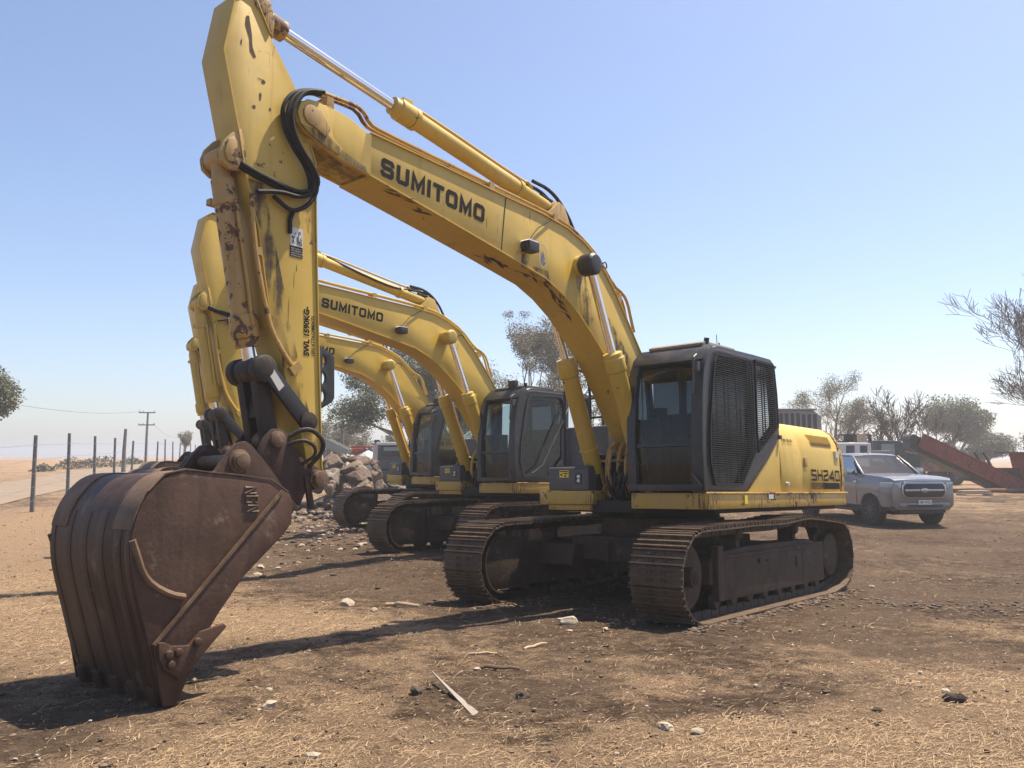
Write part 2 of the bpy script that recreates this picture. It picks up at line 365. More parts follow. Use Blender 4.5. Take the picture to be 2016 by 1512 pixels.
def track_side(root, sgn):
    vc = 1.295 * sgn; mp = lambda a: vc + a * sgn          # a > 0 points outwards
    fr = MB()
    fr.prism([(-1.62, .30), (1.35, .30), (1.50, .36), (1.50, .56), (1.35, .66), (.6, .70), (-1.2, .70), (-1.62, .62)], mp(-.13), mp(.13))
    fr.prism([(-1.58, .17), (1.34, .17), (1.34, .63), (-1.58, .66)], mp(.135), mp(.165))            # outer guard plate
    fr.prism([(-1.58, .17), (1.34, .17), (1.34, .63), (-1.58, .66)], mp(-.165), mp(-.135))
    fr.box((.35, mp(.175), .53), (.10, .02, .05)); fr.box((-.72, mp(.172), .46), (.10, .014, .13)); fr.box((.17, mp(.172), .52), (.05, .012, .03))
    for a in (-.215, .215):                                                                         # idler yoke and D shaped cover
        if a > 0: continue
        arc = [(1.93 + .27 * math.cos(t), .46 + .30 * math.sin(t)) for t in [R(-88 + 176 * i / 14) for i in range(15)]]
        D = arc + [(1.45, .76), (1.45, .16)]
        fr.prism(D, mp(a - .02), mp(a + .02))
        ou = [(1.93 + .29 * math.cos(t), .46 + .325 * math.sin(t)) for t in [R(-92 + 184 * i / 14) for i in range(15)]]
        fr.strip(list(reversed(ou)), mp(a - .035 if a > 0 else a - .05), mp(a + .05 if a > 0 else a + .035), .025)
        fr.bx(1.42, 1.50, mp(a - .03), mp(a + .04), .14, .84)
    for u in (-1.0, .9):                                                                            # legs to the centre
        fr.prism([(u - .28, .42), (u + .28, .42), (u + .20, .66), (u - .20, .66)], mp(-.13), mp(-.72))
    for u in (-.9, .1): fr.bx(u - .010, u + .010, mp(.16), mp(.169), .19, .62)
    fr.bx(1.30, 1.42, mp(.10), mp(.19), .18, .74); fr.cyl((1.93, mp(.10), .46), (1.93, mp(.20), .46), .08, n=16)
    fr.bx(-1.56, 1.32, mp(.16), mp(.178), .60, .635)
    f = fr.build('track_frame', M['frame'], root, bevel=.008)
    b = MB(); path = []                                    # the running path of the shoe plates
    add = lambda u, z: path.append(Vector((u, z)))
    for u, z in ((1.80, .0), (-1.62, .0), (-1.90, .045)): add(u, z)
    for i in range(1, 12): t = R(-90 - 180 * i / 12); add(-1.94 + .43 * math.cos(t), .475 + .43 * math.sin(t))
    for u, z in ((-1.90, .905), (-1.30, .955), (-.85, .985), (-.1, .94), (.75, .945), (1.3, .93), (1.86, .925)): add(u, z)
    for i in range(1, 12): t = R(90 - 180 * i / 12); add(1.90 + .465 * math.cos(t), .462 + .465 * math.sin(t))
    path.append(path[0].copy()); L = [0]
    for p, q in zip(path, path[1:]): L.append(L[-1] + (q - p).length)
    ns = round(L[-1] / .19); st = L[-1] / ns
    def at(s):
        s %= L[-1]
        for i in range(len(L) - 1):
            if s <= L[i + 1]: t = (s - L[i]) / (L[i + 1] - L[i]); return path[i].lerp(path[i + 1], t)
        return path[-1]
    rr = random.Random(5 + sgn); links = MB()
    for k in range(ns):
        p0, p1 = at(k * st), at((k + 1) * st); c = (p0 + p1) / 2; d = (p1 - p0).normalized(); nrm = Vector((-d.y, d.x))  # nrm points inwards
        if nrm.dot(Vector((0 if abs(c.x) < 1.9 else (1.9 if c.x > 0 else -1.9), .46)) - c) < 0: nrm = -nrm
        X = Vector((d.x, 0, d.y)); Z = Vector((-nrm.x, 0, -nrm.y)); Y = Z.cross(X); rot = Matrix((X, Y, Z)).transposed()
        C3 = Vector((c.x, vc, c.y)); jit = rr.uniform(-.003, .003)
        b.box(C3 - Z * .012, (st * 1.04, .59, .014), rot)
        for q, hgt in ((-.40, .030), (0.02, .026), (.40, .030)):
            b.box(C3 + X * q * st - Z * (.004 - hgt / 2 - jit), (.016, .588, hgt + .006), rot)
        for v in (-.075, .075): links.box(C3 - Z * .055 + Y * v, (st * .92, .035, .085), rot)
        for q in (-.2, .2):
            for v in (-.095, -.055, .055, .095): b.box(C3 + X * q * st + Y * v - Z * .001, (.02, .02, .016), rot)
    b.build('track_belt', M['track'], f); links.build('track_chain', M['steel'], f)
    w = MB(); w.lathe((1.93, mp(-.10), .46), (0, sgn, 0), [(0, .20), (.004, .33), (.06, .37), (.14, .37), (.196, .33), (.20, .20)], 28); w.lathe((1.93, mp(-.2), .46), (0, sgn, 0), [(0, .10), (.4, .10)], 16)
    w.build('idler_wheel', M['frame'], f, bevel=.006)
    w = MB()
    g = []
    for i in range(44): t = 2 * math.pi * i / 44; r_ = .385 if i % 4 in (0, 1) else .33; g.append((-1.94 + r_ * math.cos(t), .475 + r_ * math.sin(t)))
    w.prism(g, mp(-.03), mp(.03)); w.lathe((-1.94, mp(.03), .475), (0, sgn, 0), [(0, .28), (.10, .28), (.13, .2), (.14, 0.02)], 28)
    w.build('drive_sprocket', M['frame'], f, bevel=.004)
    for u in (1.35, .95, .55, .15, -.25, -.65, -1.05, -1.42):
        w = MB(); w.lathe((u, mp(-.13), .175), (0, sgn, 0), [(0, .075), (.05, .105), (.09, .085), (.17, .085), (.21, .105), (.26, .075)], 16); w.build('track_roller', M['steel'], f)
    for u in (.72, -.86):
        w = MB(); w.lathe((u, mp(-.12), .845), (0, sgn, 0), [(0, .05), (.03, .075), (.21, .075), (.24, .05)], 16); w.box((u, mp(-.02), .74), (.08, .2, .12)); w.build('carrier_roller', M['frame'], f)

ROOF = 2.95
CAB_SIDE = [(1.37, 1.315), (1.385, 1.8), (1.36, 2.30), (1.31, 2.60), (1.22, 2.78), (1.10, 2.885), (.95, 2.93), (.05, 2.945), (-.46, 2.945), (-.55, 2.90), (-.575, 2.80), (-.60, 2.50), (-.63, 2.20), (-.645, 1.99), (-.29, 1.71), (.34, 1.315)]
DOOR = [(1.00, 2.81), (.30, 2.84), (.20, 2.83), (.15, 2.77), (.135, 2.5), (.135, 1.86), (.14, 1.76), (.50, 1.40), (1.15, 1.40), (1.235, 1.65), (1.215, 2.0), (1.12, 2.5), (1.07, 2.72)]
REAR = [(.02, 2.86), (-.48, 2.86), (-.51, 2.80), (-.545, 2.5), (-.565, 2.2), (-.56, 2.12), (.0, 1.79), (.03, 2.0)]
FRONT_PROF = [(1.36, 1.36), (1.385, 1.8), (1.36, 2.30), (1.31, 2.60), (1.23, 2.77)]

def make_cab(root, guarded, far):
    mats = [M['cab']]
    c = MB()
    c.plate(CAB_SIDE, [DOOR, REAR], 1.27, 1.33)
    rs = [(p[0], p[1]) for p in CAB_SIDE]
    c.plate(rs, [[(1.15, 2.78), (.22, 2.82), (.18, 2.6), (.18, 1.62), (1.22, 1.62), (1.25, 2.0), (1.2, 2.5)], [(.06, 2.84), (-.46, 2.84), (-.55, 2.2), (.06, 1.85)]], .385, .435)
    for v0, v1 in ((1.20, 1.335), (.38, .49)): c.strip([(p[0] - .06, p[1]) for p in [(1.37, 1.315)] + FRONT_PROF[1:] + [(1.12, 2.87)]], v0, v1, -.07)
    c.strip([(1.34, 1.315), (1.345, 1.385)], .4, 1.3, -.05); c.strip([(1.328, 1.79), (1.322, 1.835)], .44, 1.26, -.05)
    c.strip([(1.235, 2.72), (1.15, 2.83), (1.06, 2.90)], .42, 1.3, -.05)                              # header over the windscreen
    c.bx(-.62, -.57, .42, 1.30, 1.99, 2.35); c.bx(-.60, -.54, .42, 1.28, 2.80, 2.92)
    c.bx(-.3, 1.33, .40, 1.30, 1.312, 1.36)
    body = c.build('cab', mats, root, bevel=.012)
    ro = MB()                                                                                          # roof with rounded shoulders
    sec = [(.40, 2.90), (.43, 2.935), (.50, 2.955), (.85, 2.965), (1.22, 2.955), (1.30, 2.935), (1.335, 2.89), (1.335, 2.86), (.40, 2.86)]
    n = len(sec); vs = []
    st = [(1.12, -.055), (1.06, -.02), (.92, 0), (-.42, 0), (-.52, -.02), (-.57, -.06)]
    for u, dz in st:
        for p in sec: vs.append((u, p[0], p[1] + dz))
    fs = [(i * n + j, i * n + (j + 1) % n, (i + 1) * n + (j + 1) % n, (i + 1) * n + j) for i in range(len(st) - 1) for j in range(n)] + [tuple(range(n)), tuple(range((len(st) - 1) * n, len(st) * n))]
    ro.add(vs, fs); ro.build('cab_roof', M['cab'], body, bevel=.006)
    h = MB(); h.prism([(1.09, 2.925), (1.11, 2.965), (1.04, 2.992), (.30, 3.0), (.28, 2.96)], .52, 1.22); h.bx(.55, .8, .8, .95, 2.985, 3.010)
    h.build('roof_hatch', M['cabgrey'] if far else M['dustcab'], body, bevel=.012)
    gl = MB(); k = 0
    grid = [(u - .045, v, z) for u, z in FRONT_PROF for v in (.47, .87, 1.22)]
    gl.add(grid, [(r * 3 + q, r * 3 + q + 1, r * 3 + q + 4, r * 3 + q + 3) for r in range(4) for q in (0, 1)]); gl.build('windscreen', M['glassw'], body, raw=True)
    g = MB(); pl = off(DOOR, -.012); g.add([(a, 1.295, b_) for a, b_ in pl], [tuple(range(len(pl)))]); g.build('door_glass', M['glassd'] if guarded else M['glass'], body)
    g = MB(); pl = off(REAR, -.012); g.add([(a, 1.295, b_) for a, b_ in pl], [tuple(range(len(pl)))]); g.build('side_window', M['glassd'] if guarded else M['glass'], body)
    g = MB(); g.add([(1.17, .41, 2.79), (.2, .41, 2.83), (.17, .41, 1.6), (1.23, .41, 1.6)], [(0, 1, 2, 3)]); g.build('side_window', M['glass'], body)
    g = MB(); g.add([(.06, .41, 2.84), (-.46, .41, 2.84), (-.55, .41, 2.2), (.06, .41, 1.85)], [(0, 1, 2, 3)]); g.build('side_window', M['glass'], body, raw=True)
    g = MB(); g.add([(-.597, .43, 2.34), (-.597, 1.27, 2.34), (-.597, 1.27, 2.82), (-.597, .43, 2.82)], [(0, 1, 2, 3)]); g.build('rear_window', M['glassb'], body)
    gd = MB(); hatch(gd, [(1.24, 2.79), (.2, 2.83), (.17, 1.6), (1.27, 1.6)], .042, .0035, .375); hatch(gd, [(1.24, 2.79), (.2, 2.83), (.17, 1.6), (1.27, 1.6)], .042, .0035, .375, True)
    q2 = [(.08, 2.86), (-.48, 2.86), (-.57, 2.18), (.08, 1.83)]; hatch(gd, q2, .042, .0035, .375); hatch(gd, q2, .042, .0035, .375, True)
    gd.bx(.16, 1.28, .365, .385, 2.19, 2.215); gd.build('window_guard', M['guard'], body, smooth=False)
    if guarded:
        for pl in (DOOR, REAR):
            q = off(pl, -.02); gd = MB(); hatch(gd, q, .025, .0045, 1.352); hatch(gd, q, .30, .006, 1.345, True)
            gd.plate(off(q, -.012), [off(q, .012)], 1.338, 1.358); gd.build('window_guard', M['guard'], body, smooth=False)
    else:
        gd = MB(); gd.plate(off(DOOR, -.012), [off(DOOR, .03)], 1.322, 1.345); gd.tube([(1.0, 1.38, 1.45), (.75, 1.40, 1.6), (.2, 1.42, 2.5), (.06, 1.34, 2.62)], .013); gd.build('door_frame', M['cab'], body)
    s = MB(); s.box((.25, .90, 1.68), (.50, .48, .14)); s.box((-.04, .90, 1.95), (.12, .46, .56), Matrix.Rotation(R(-8), 3, 'Y')); s.box((-.09, .90, 2.31), (.08, .26, .18), Matrix.Rotation(R(-8), 3, 'Y'))
    s.box((.25, .86, 1.54), (.4, .42, .3)); s.build('driver_seat', M['seat'], body, bevel=.04)
    s = MB(); s.box((.35, .55, 1.66), (.6, .14, .56)); s.box((.35, 1.17, 1.66), (.6, .12, .56)); s.box((.98, .55, 1.75), (.2, .18, .8)); s.tube([(.6, .55, 1.9), (.64, .56, 2.12)], .02); s.tube([(.6, 1.17, 1.9), (.64, 1.16, 2.12)], .02)
    s.build('control_console', M['black'], body, bevel=.02)
    w = MB(); w.tube([(1.30, 1.24, 2.80), (1.38, 1.25, 2.76), (1.395, 1.25, 2.50), (1.40, 1.24, 2.36)], .014); w.box((1.36, 1.27, 2.66), (.05, .06, .1)); w.tube([(1.39, 1.2, 1.5), (1.43, 1.28, 1.42), (1.40, 1.31, 1.36)], .012)
    w.box((-.655, 1.30, 1.98), (.05, .1, .05)); w.box((-.575, 1.30, 2.86), (.05, .09, .03))
    w.build('wiper_arm', M['cabgrey'], body)
    a = MB(); a.tube([(.15, .95, 2.95), (.16, .95, 3.12)], .009); a.cyl((-.40, .9, 2.96), (-.40, .9, 3.02), .03); a.cyl((1.0, 1.2, 2.93), (1.0, 1.22, 3.03), .03); a.tube([(-.50, .6, 2.96), (-.50, .59, 3.36)], .005)
    a.build('antenna', M['black'], body)
    if far:
        l = MB(); l.box((1.1, 1.0, 3.02), (.09, .17, .12)); l.build('cab_lamp', M['black'], body, bevel=.01)
    return body

def excavator(mtx, guarded=True, far=False):
    Y = M['yellow'] if not far else M['yellow_new']; YH = M['yellow_hood'] if not far else Y; YW = M['yellow_worn'] if not far else M['yellow']; YD = M['yellow_deck']
    root = empty('excavator', mtx)
    # undercarriage
    c = MB(); c.prism([(-.95, -.75), (.95, -.75), (.95, .75), (-.95, .75)], .48, .76, 'z'); c.cyl((0, 0, .76), (0, 0, .98), .78, n=36)
    for v in (-.2, .2): c.box((.9, v, .6), (.2, .08, .25))
    c.build('centre_frame', M['frame'], root, bevel=.01)
    c = MB(); c.lathe((0, 0, .93), (0, 0, 1), [(0, .66), (.02, .72), (.10, .72), (.11, .66), (.17, .66)], 40); c.build('slewing_ring', M['under'], root)
    track_side(root, 1); track_side(root, -1)
    # deck
    b = MB(); b.prism([(1.2, -.18), (1.2, .30), (.9, 1.2), (-2.6, 1.28), (-2.9, .9), (-2.9, -.9), (-2.6, -1.28), (.3, -1.28), (.95, -.9)], 1.06, 1.2, 'z')
    b.bx(.2, 1.05, .25, .36, 1.0, 1.75); b.bx(.2, 1.05, -.36, -.25, 1.0, 1.75)
    b.prism([(.55, 1.1), (1.12, 1.1), (1.1, 1.5), (.8, 1.62), (.4, 2.02), (-.1, 2.02), (-.3, 1.2)], .24, .30); b.prism([(.55, 1.1), (1.12, 1.1), (1.1, 1.5), (.8, 1.62), (.4, 2.02), (-.1, 2.02), (-.3, 1.2)], -.30, -.24)
    b.build('main_frame', M['under'], root, bevel=.008)
    d = MB()
    d.prism([(1.335, .385), (1.335, 1.34), (1.315, 1.36), (-2.85, 1.36), (-2.95, 1.25), (-2.95, .9), (1.1, .9), (1.2, .385)], 1.112, 1.29, 'z')
    d.bx(-2.92, 1.31, 1.345, 1.372, 1.27, 1.298)
    d.build('deck_skirt', YD, root, bevel=.018)
    d = MB(); d.prism([(1.26, -.19), (1.26, -.95), (1.12, -1.12), (.4, -1.36), (-2.85, -1.36), (-2.95, -1.25), (-2.95, -.9), (.9, -.7), (1.0, -.19)], 1.15, 1.315, 'z'); d.prism([(1.22, -.25), (1.22, -.9), (1.05, -.9), (1.05, -.25)], 1.08, 1.15, 'z')
    d.build('deck_skirt', YD, root, bevel=.015)
    # cab side lower panel, hood, counterweight
    h = MB(); h.prism([(-.66, 1.30), (.30, 1.30), (-.31, 1.70), (-.655, 1.97)], .95, 1.318); h.build('side_panel', YH, root, bevel=.008)
    sec = [(1.315, 1.30), (1.33, 1.55), (1.318, 1.80), (1.275, 1.98), (1.20, 2.115), (1.07, 2.20), (.88, 2.235), (-.88, 2.235), (-1.07, 2.20), (-1.20, 2.115), (-1.275, 1.98), (-1.318, 1.80), (-1.33, 1.55), (-1.315, 1.30)]
    h = MB(); h.prism(sec, -1.34, -.665, 'u'); ho = h.build('engine_hood', YH, root, bevel=.01, ang=45)
    h = MB(); h.prism([(p[0] * .992, p[1] + (.004 if p[1] > 1.4 else 0)) for p in sec], -2.80, -1.35, 'u'); h2 = h.build('engine_door', YH, root, bevel=.014, ang=45)
    h = MB(); h.prism(sec, -2.815, -2.80, 'u'); h.prism(sec, -1.35, -1.34, 'u')
    hb = MB(); hb.prism([(p[0] * .985, p[1] - (.012 if p[1] > 1.4 else 0)) for p in sec], -2.83, -1.33, 'u'); hb.build('hood_seam', M['under'], root)
    cw = MB(); vs = []; st = [(-2.815, 1.0, 0), (-2.90, 1.0, 0), (-2.97, .985, -.01), (-3.02, .9, -.03), (-3.06, .7, -.05)]
    for u, k, dz in st: vs += [(u, p[0] * k, p[1] + (dz if p[1] > 1.5 else 0)) for p in sec]
    n = len(sec); cw.add(vs, [(i * n + j, i * n + (j + 1) % n, (i + 1) * n + (j + 1) % n, (i + 1) * n + j) for i in range(len(st) - 1) for j in range(n)] + [tuple(range(n)), tuple(range((len(st) - 1) * n, len(st) * n))])
    cw.build('counterweight', YD, root, ang=50)
    v = MB()                                                                 # louvred vent on the shoulder of the engine door
    def surf(z):
        for (va, za), (vb, zb) in zip(sec[2:6], sec[3:7]):
            if za <= z <= zb: return (va + (vb - va) * (z - za) / (zb - za)) * .992
    for i in range(12):
        z0, z1 = 1.925 + .0125 * i, 1.925 + .0125 * (i + .62); u0, u1 = -1.80 + .006 * i, -2.56 - .003 * i
        v.add([(u0, surf(z0) + .004, z0 + .004), (u1, surf(z0) + .004, z0 + .004), (u1, surf(z1) + .012, z1 + .004), (u0, surf(z1) + .012, z1 + .004)], [(0, 1, 2, 3)])
    v.build('vent_louvres', M['louvre'], h2)
    l = MB(); l.bx(-1.52, -1.43, 1.315, 1.335, 1.63, 1.75); l.build('door_latch', YW, h2, bevel=.008)
    l = MB(); l.cyl((-.82, 1.31, 1.40), (-.82, 1.36, 1.40), .022); l.build('latch_knob', M['decalw'], ho)
    l = MB(); stroke_text(l, 'sH240', (-1.66, 1.334, 1.445), (-1, 0, 0), (0, -.05, 1), .155, .031, .045, (0, 0, 0), 1.55)
    fx = lambda u, z: (u, 1.3265 + .002, z)
    for z0, z1 in ((1.335, 1.345), (1.412, 1.422)): l.add([fx(-1.66, z0), fx(-2.71, z0), fx(-2.71, z1), fx(-1.66, z1)], [(0, 1, 2, 3)])
    l.add([fx(-2.10, 1.346), fx(-2.71, 1.346), fx(-2.71, 1.411), fx(-2.10, 1.411)], [(0, 1, 2, 3)]); l.add([fx(-1.66, 1.346), fx(-1.67, 1.346), fx(-1.67, 1.411), fx(-1.66, 1.411)], [(0, 1, 2, 3)])
    stroke_text(l, 'SUMITOMO', (-1.68, 1.3285, 1.352), (-1, 0, 0), (0, 0, 1), .053, .011, .010, (0, 0, 0), .92); l.build('model_lettering', M['letter'], h2, raw=True, smooth=False)
    if not far:
        l = MB(); text_into(l, 'PLANT No. 00', (-.80, 1.293, 1.935), (-1, 0, 0), (0, -.5, .7), .062, (0, .010, .004), .02, .62); l.build('plant_number', M['letter'], ho, raw=True, smooth=False)
        l = MB(); fz = lambda u, z: (u, 1.3725, z); l.add([fz(.42, 1.165), fz(.50, 1.165), fz(.50, 1.262), fz(.42, 1.262)], [(0, 1, 2, 3)]); l.build('step_decal', M['decaly'], root, raw=True)
        l = MB(); l.add([fz(-.16, 1.215), fz(-.30, 1.215), fz(-.30, 1.27), fz(-.16, 1.27)], [(0, 1, 2, 3)]); l.build('step_decal', M['decalw'], root, raw=True)
        l = MB(); l.bx(-2.74, -2.60, 1.268, 1.33, 1.78, 1.875); l.build('door_decal', M['decalw'], h2)
    # right hand tool box, steps, tank, handrail
    t = MB(); t.prism([(1.24, 1.32), (1.24, 1.58), (1.20, 1.62), (.55, 1.62), (.55, 1.32)], -.88, -.27); tb = t.build('tool_box', M['cabgrey'], root, bevel=.025)
    t = MB(); t.bx(1.236, 1.25, -.87, -.28, 1.605, 1.618); t.build('box_lid', M['cab'], tb)
    t = MB(); t.bx(1.235, 1.249, -.46, -.37, 1.40, 1.52); t.build('lamp_recess', M['black'], tb)
    for z in (1.435, 1.485): t = MB(); t.cyl((1.245, -.41, z), (1.262, -.41, z), .026, .020, 14); t.build('headlamp', M['lens'], tb)
    t = MB(); t.add([(1.243, -.565, 1.475), (1.243, -.705, 1.475), (1.243, -.705, 1.565), (1.243, -.565, 1.565)], [(0, 3, 2, 1)]); t.build('warning_decal', M['decaly'], tb, raw=True)
    t = MB()
    for s_ in ((-.575, 1.545, -.695, .010), (-.58, 1.52, -.64, .012), (-.66, 1.50, -.69, .02), (-.60, 1.485, -.63, .018)): t.add([(1.2445, s_[0], s_[1]), (1.2445, s_[2], s_[1]), (1.2445, s_[2], s_[1] + s_[3]), (1.2445, s_[0], s_[1] + s_[3])], [(0, 3, 2, 1)])
    t.build('decal_print', M['letter'], tb, raw=True)
    t = MB(); t.bx(-.65, .50, -1.25, -.48, 1.3, 2.16); t.build('fuel_tank', M['cabgrey'], root, bevel=.04)
    t = MB(); t.prism([(-.60, 1.32), (-.30, 1.32), (-.30, 1.60)], .70, .74, 'u'); t.build('gusset', Y, root)
    t = MB()
    t.tube([(.55, -1.14, 1.62), (.55, -1.14, 2.72), (.50, -1.12, 2.93), (.40, -1.02, 2.95), (.30, -.96, 2.92), (.22, -.95, 2.7), (.22, -.95, 2.16)], .02, 8, 2)
    for z in (2.56, 2.30): t.tube([(.22, -.95, z), (.22, -.52, z)], .016)
    for v_ in (-.52, -.74): t.tube([(.22, v_, 2.16), (.22, v_, 2.60)], .016)
    t.tube([(.22, -.95, 2.6), (-.4, -.95, 2.6), (-.4, -.95, 2.16)], .016)
    t.build('handrail', M['black'], root)
    make_cab(root, guarded, far)
    # boom
    top = [(.02, 2.06), (.22, 2.30), (.50, 2.66), (.794, 3.03), (1.10, 3.40), (1.324, 3.665), (1.665, 3.99), (1.95, 4.13), (2.25, 4.215), (2.70, 4.265), (3.3, 4.29), (4.2, 4.335), (5.07, 4.368)]
    bot = [(5.08, 4.0), (4.2, 3.852), (3.37, 3.708), (2.66, 3.576), (2.36, 3.46), (2.08, 3.30), (1.806, 3.09), (1.488, 2.82), (1.24, 2.53), (1.01, 2.22), (.74, 1.90), (.50, 1.72), (.15, 1.66), (-.03, 1.78)]
    bm_ = MB(); bm_.prism(top + bot, -.195, .195)
    bm_.strip(top[1:], -.212, .212, .014); bm_.strip(bot[:-2], -.212, .212, .014)
    bm_.cyl((2.03, -.30, 3.83), (2.03, .24, 3.83), .115, n=24)
    if not far:                                                              # bare scrapes, grease and drip stains on the boom
        rr = random.Random(4); bm_.cur = 1
        def bz(u):
            for (ua, za), (ub, zb) in zip(bot, bot[1:]):
                if ub <= u <= ua: return zb + (za - zb) * (u - ub) / (ua - ub) - .0175
            return bot[0][1] - .0175
        for i in range(64):
            u = rr.uniform(1.95, 3.5) if i < 54 else rr.uniform(4.2, 4.9); v_ = .03 + .12 * math.sin(u * 3) + rr.gauss(0, .03); L_ = rr.uniform(.03, .2); w = rr.uniform(.005, .024); q = rr.uniform(-.03, .03)
            bm_.add([(u, v_, bz(u)), (u - L_ * .5, v_ + w + q, bz(u - L_ * .5)), (u - L_, v_ + q * 2, bz(u - L_)), (u - L_ * .5, v_ - w + q, bz(u - L_ * .5))], [(0, 1, 2, 3)])
        bm_.cur = 2
        for pl in ([(3.04, 3.76), (2.90, 3.77), (2.88, 3.62), (2.95, 3.60), (3.05, 3.61)], [(2.86, 3.66), (2.60, 3.66), (2.55, 3.53), (2.80, 3.58)], [(2.1, 3.70), (1.9, 3.75), (1.75, 3.25), (1.85, 3.15), (2.0, 3.28)], [(1.5, 3.4), (1.0, 2.9), (.8, 2.4), (1.1, 2.4), (1.4, 2.8)]): bm_.add([(a, .1965, b_) for a, b_ in pl], [tuple(range(len(pl)))])
    boom = bm_.build('boom', [Y, M['scrape'], M['grime']], root, bevel=.004, ang=30)
    f = MB()                                                                 # tip fork: two cheek plates and the thickened collar
    ck = [(5.06, 4.35), (5.30, 4.43), (5.52, 4.46), (5.64, 4.435), (5.72, 4.425), (5.79, 4.385), (5.835, 4.31), (5.82, 4.22), (5.76, 4.165), (5.60, 4.10), (5.35, 4.03), (5.06, 3.99)]
    f.prism(ck, .165, .20); f.prism(ck, -.20, -.165)
    f.prism([(5.10, 4.355), (5.28, 4.40), (5.40, 4.20), (5.38, 4.06), (5.10, 4.0)], -.17, .17)
    pad = [(5.54, 4.43), (5.64, 4.44), (5.74, 4.43), (5.81, 4.37), (5.83, 4.29), (5.80, 4.21), (5.74, 4.165), (5.60, 4.11), (5.42, 4.06), (5.38, 4.12), (5.48, 4.18), (5.50, 4.27)]
    f.prism(pad, .20, .225)
    f.add([(5.07, .21, 4.355), (5.07, .21, 4.0), (5.20, .198, 4.04), (5.12, .20, 4.36)], [(0, 1, 2, 3)])
    f.cur = 1; pl = [(5.81, 4.20), (5.74, 4.155), (5.60, 4.095), (5.36, 4.03), (5.12, 3.995), (5.14, 4.04), (5.36, 4.10), (5.50, 4.18), (5.60, 4.24), (5.7, 4.2)]; f.add([(a, .2262, b_) for a, b_ in pl], [tuple(range(len(pl)))])
    f.add([(5.10, -.16, 3.985), (5.10, .16, 3.985), (5.72, .16, 4.10), (5.72, -.16, 4.10)], [(0, 1, 2, 3)])
    fk = f.build('boom_fork', [Y, M['grime']], boom, bevel=.006)
    k = MB(); k.prism(disc_poly(5.70, 4.30, .085, 18), .225, .245); k.prism([(5.70, 4.22), (5.56, 4.16), (5.52, 4.24), (5.62, 4.37)], .226, .243); k.build('fork_pin', YW, boom, bevel=.006)
    l = MB(); dx = Vector((3.549 - 4.97, 0, 3.92 - 4.022)).normalized(); stroke_text(l, 'SUMITOMO', (4.955, .1985, 4.032), dx, (-.07, 0, 1), .172, .043, .028, (0, 0, 0), .98) if not far else stroke_text(l, 'SUMITOMO', (4.49, .1985, 4.005), dx, (-.07, 0, 1), .155, .037, .024, (0, 0, 0), .93)
    l.build('boom_lettering', M['letter'], boom, raw=True, smooth=False)
    if not far: j = MB(); j.add([(3.30, .1975, 4.285), (3.285, .1975, 4.285), (3.355, .1975, 3.715), (3.37, .1975, 3.715)], [(0, 1, 2, 3)]); j.build('weld_seam', M['under'], boom, raw=True)
    p = MB()                                                                 # steel pipes along the top of the boom
    for v_, o_ in ((.17, .05), (.10, .06), (-.12, .05)):
        p.tube([(.86, v_, 3.20 + o_), (.95, v_ + .02, 3.33 + o_), (1.02, v_ + .02, 3.50 + o_ * 1.6), (1.12, v_ + .02, 3.60 + o_ * 1.6), (1.30, v_, 3.70 + o_), (1.60, v_, 3.98 + o_), (1.95, v_, 4.15 + o_), (2.25, v_, 4.24 + o_), (2.7, v_, 4.285 + o_), (4.2, v_, 4.36 + o_), (4.95, v_, 4.40 + o_), (5.06, v_, 4.42 + o_), (5.16, v_ + .01, 4.545 + o_ * .5), (5.30, v_ + .01, 4.55 + o_ * .5), (5.62, v_ + .01, 4.53 + o_ * .5)], .019, 8, 1)
    for u, z in ((5.50, 4.49), (3.5, 4.34), (2.45, 4.28), (1.2, 3.63)): p.box((u, .12, z), (.07, .16, .10))
    p.build('hydraulic_pipes', YW, boom)
    w = MB(); w.box((2.99, .27, 3.82), (.16, .12, .10)); w.prism([(3.06, 3.775), (3.10, 3.80), (3.10, 3.845), (3.06, 3.87)], .225, .315); w.tube([(2.99, .2, 3.90), (2.99, .27, 3.90)], .015)
    wl = w.build('work_lamp', M['black'], boom, bevel=.012)
    w = MB(); w.prism([(2.915, 3.868), (3.09, 3.868), (3.07, 3.884), (2.93, 3.884)], .215, .325); w.build('lamp_cap', M['white'], wl)
    w = MB(); w.tube([(2.98, .24, 3.90), (2.8, .215, 4.08), (2.52, .205, 4.26)], .006); w.build('lamp_cable', M['rubber'], wl)
    if not far:
        e = MB(); E_ = lambda r0, r1, nn=32: [(2.685 + r0 * math.cos(2 * math.pi * i / nn), 3.815 + r1 * math.sin(2 * math.pi * i / nn)) for i in range(nn)]
        a, b_ = E_(.072, .135), E_(.066, .128); e.add([(q[0], .1975, q[1]) for q in a] + [(q[0], .1975, q[1]) for q in b_], [(i, (i + 1) % 32, 32 + (i + 1) % 32, 32 + i) for i in range(32)])
        e.build('emblem_ring', M['decalw'], boom, raw=True)
        e = MB()
        P = lambda L: e.add([(2.685 - x, .1978, 3.815 + y) for x, y in L], [tuple(range(len(L)))])
        P([(-.022, -.05), (.022, -.05), (.02, .0), (.0, .04), (-.012, .02), (-.022, .0)]); P([(-.028, -.05), (-.022, -.05), (-.0225, .035), (-.025, .05)]); P([(.023, -.05), (.029, -.05), (.027, .03)]); P([(.0005, .041), (.005, .036), (.004, .08)])
        P([(-.05, -.055), (.05, -.078), (.04, -.095), (-.04, -.072)]); P([(-.03, -.09), (.03, -.103), (.02, -.115), (-.02, -.105)]); e.build('emblem_picture', M['decalb'], boom, raw=True)
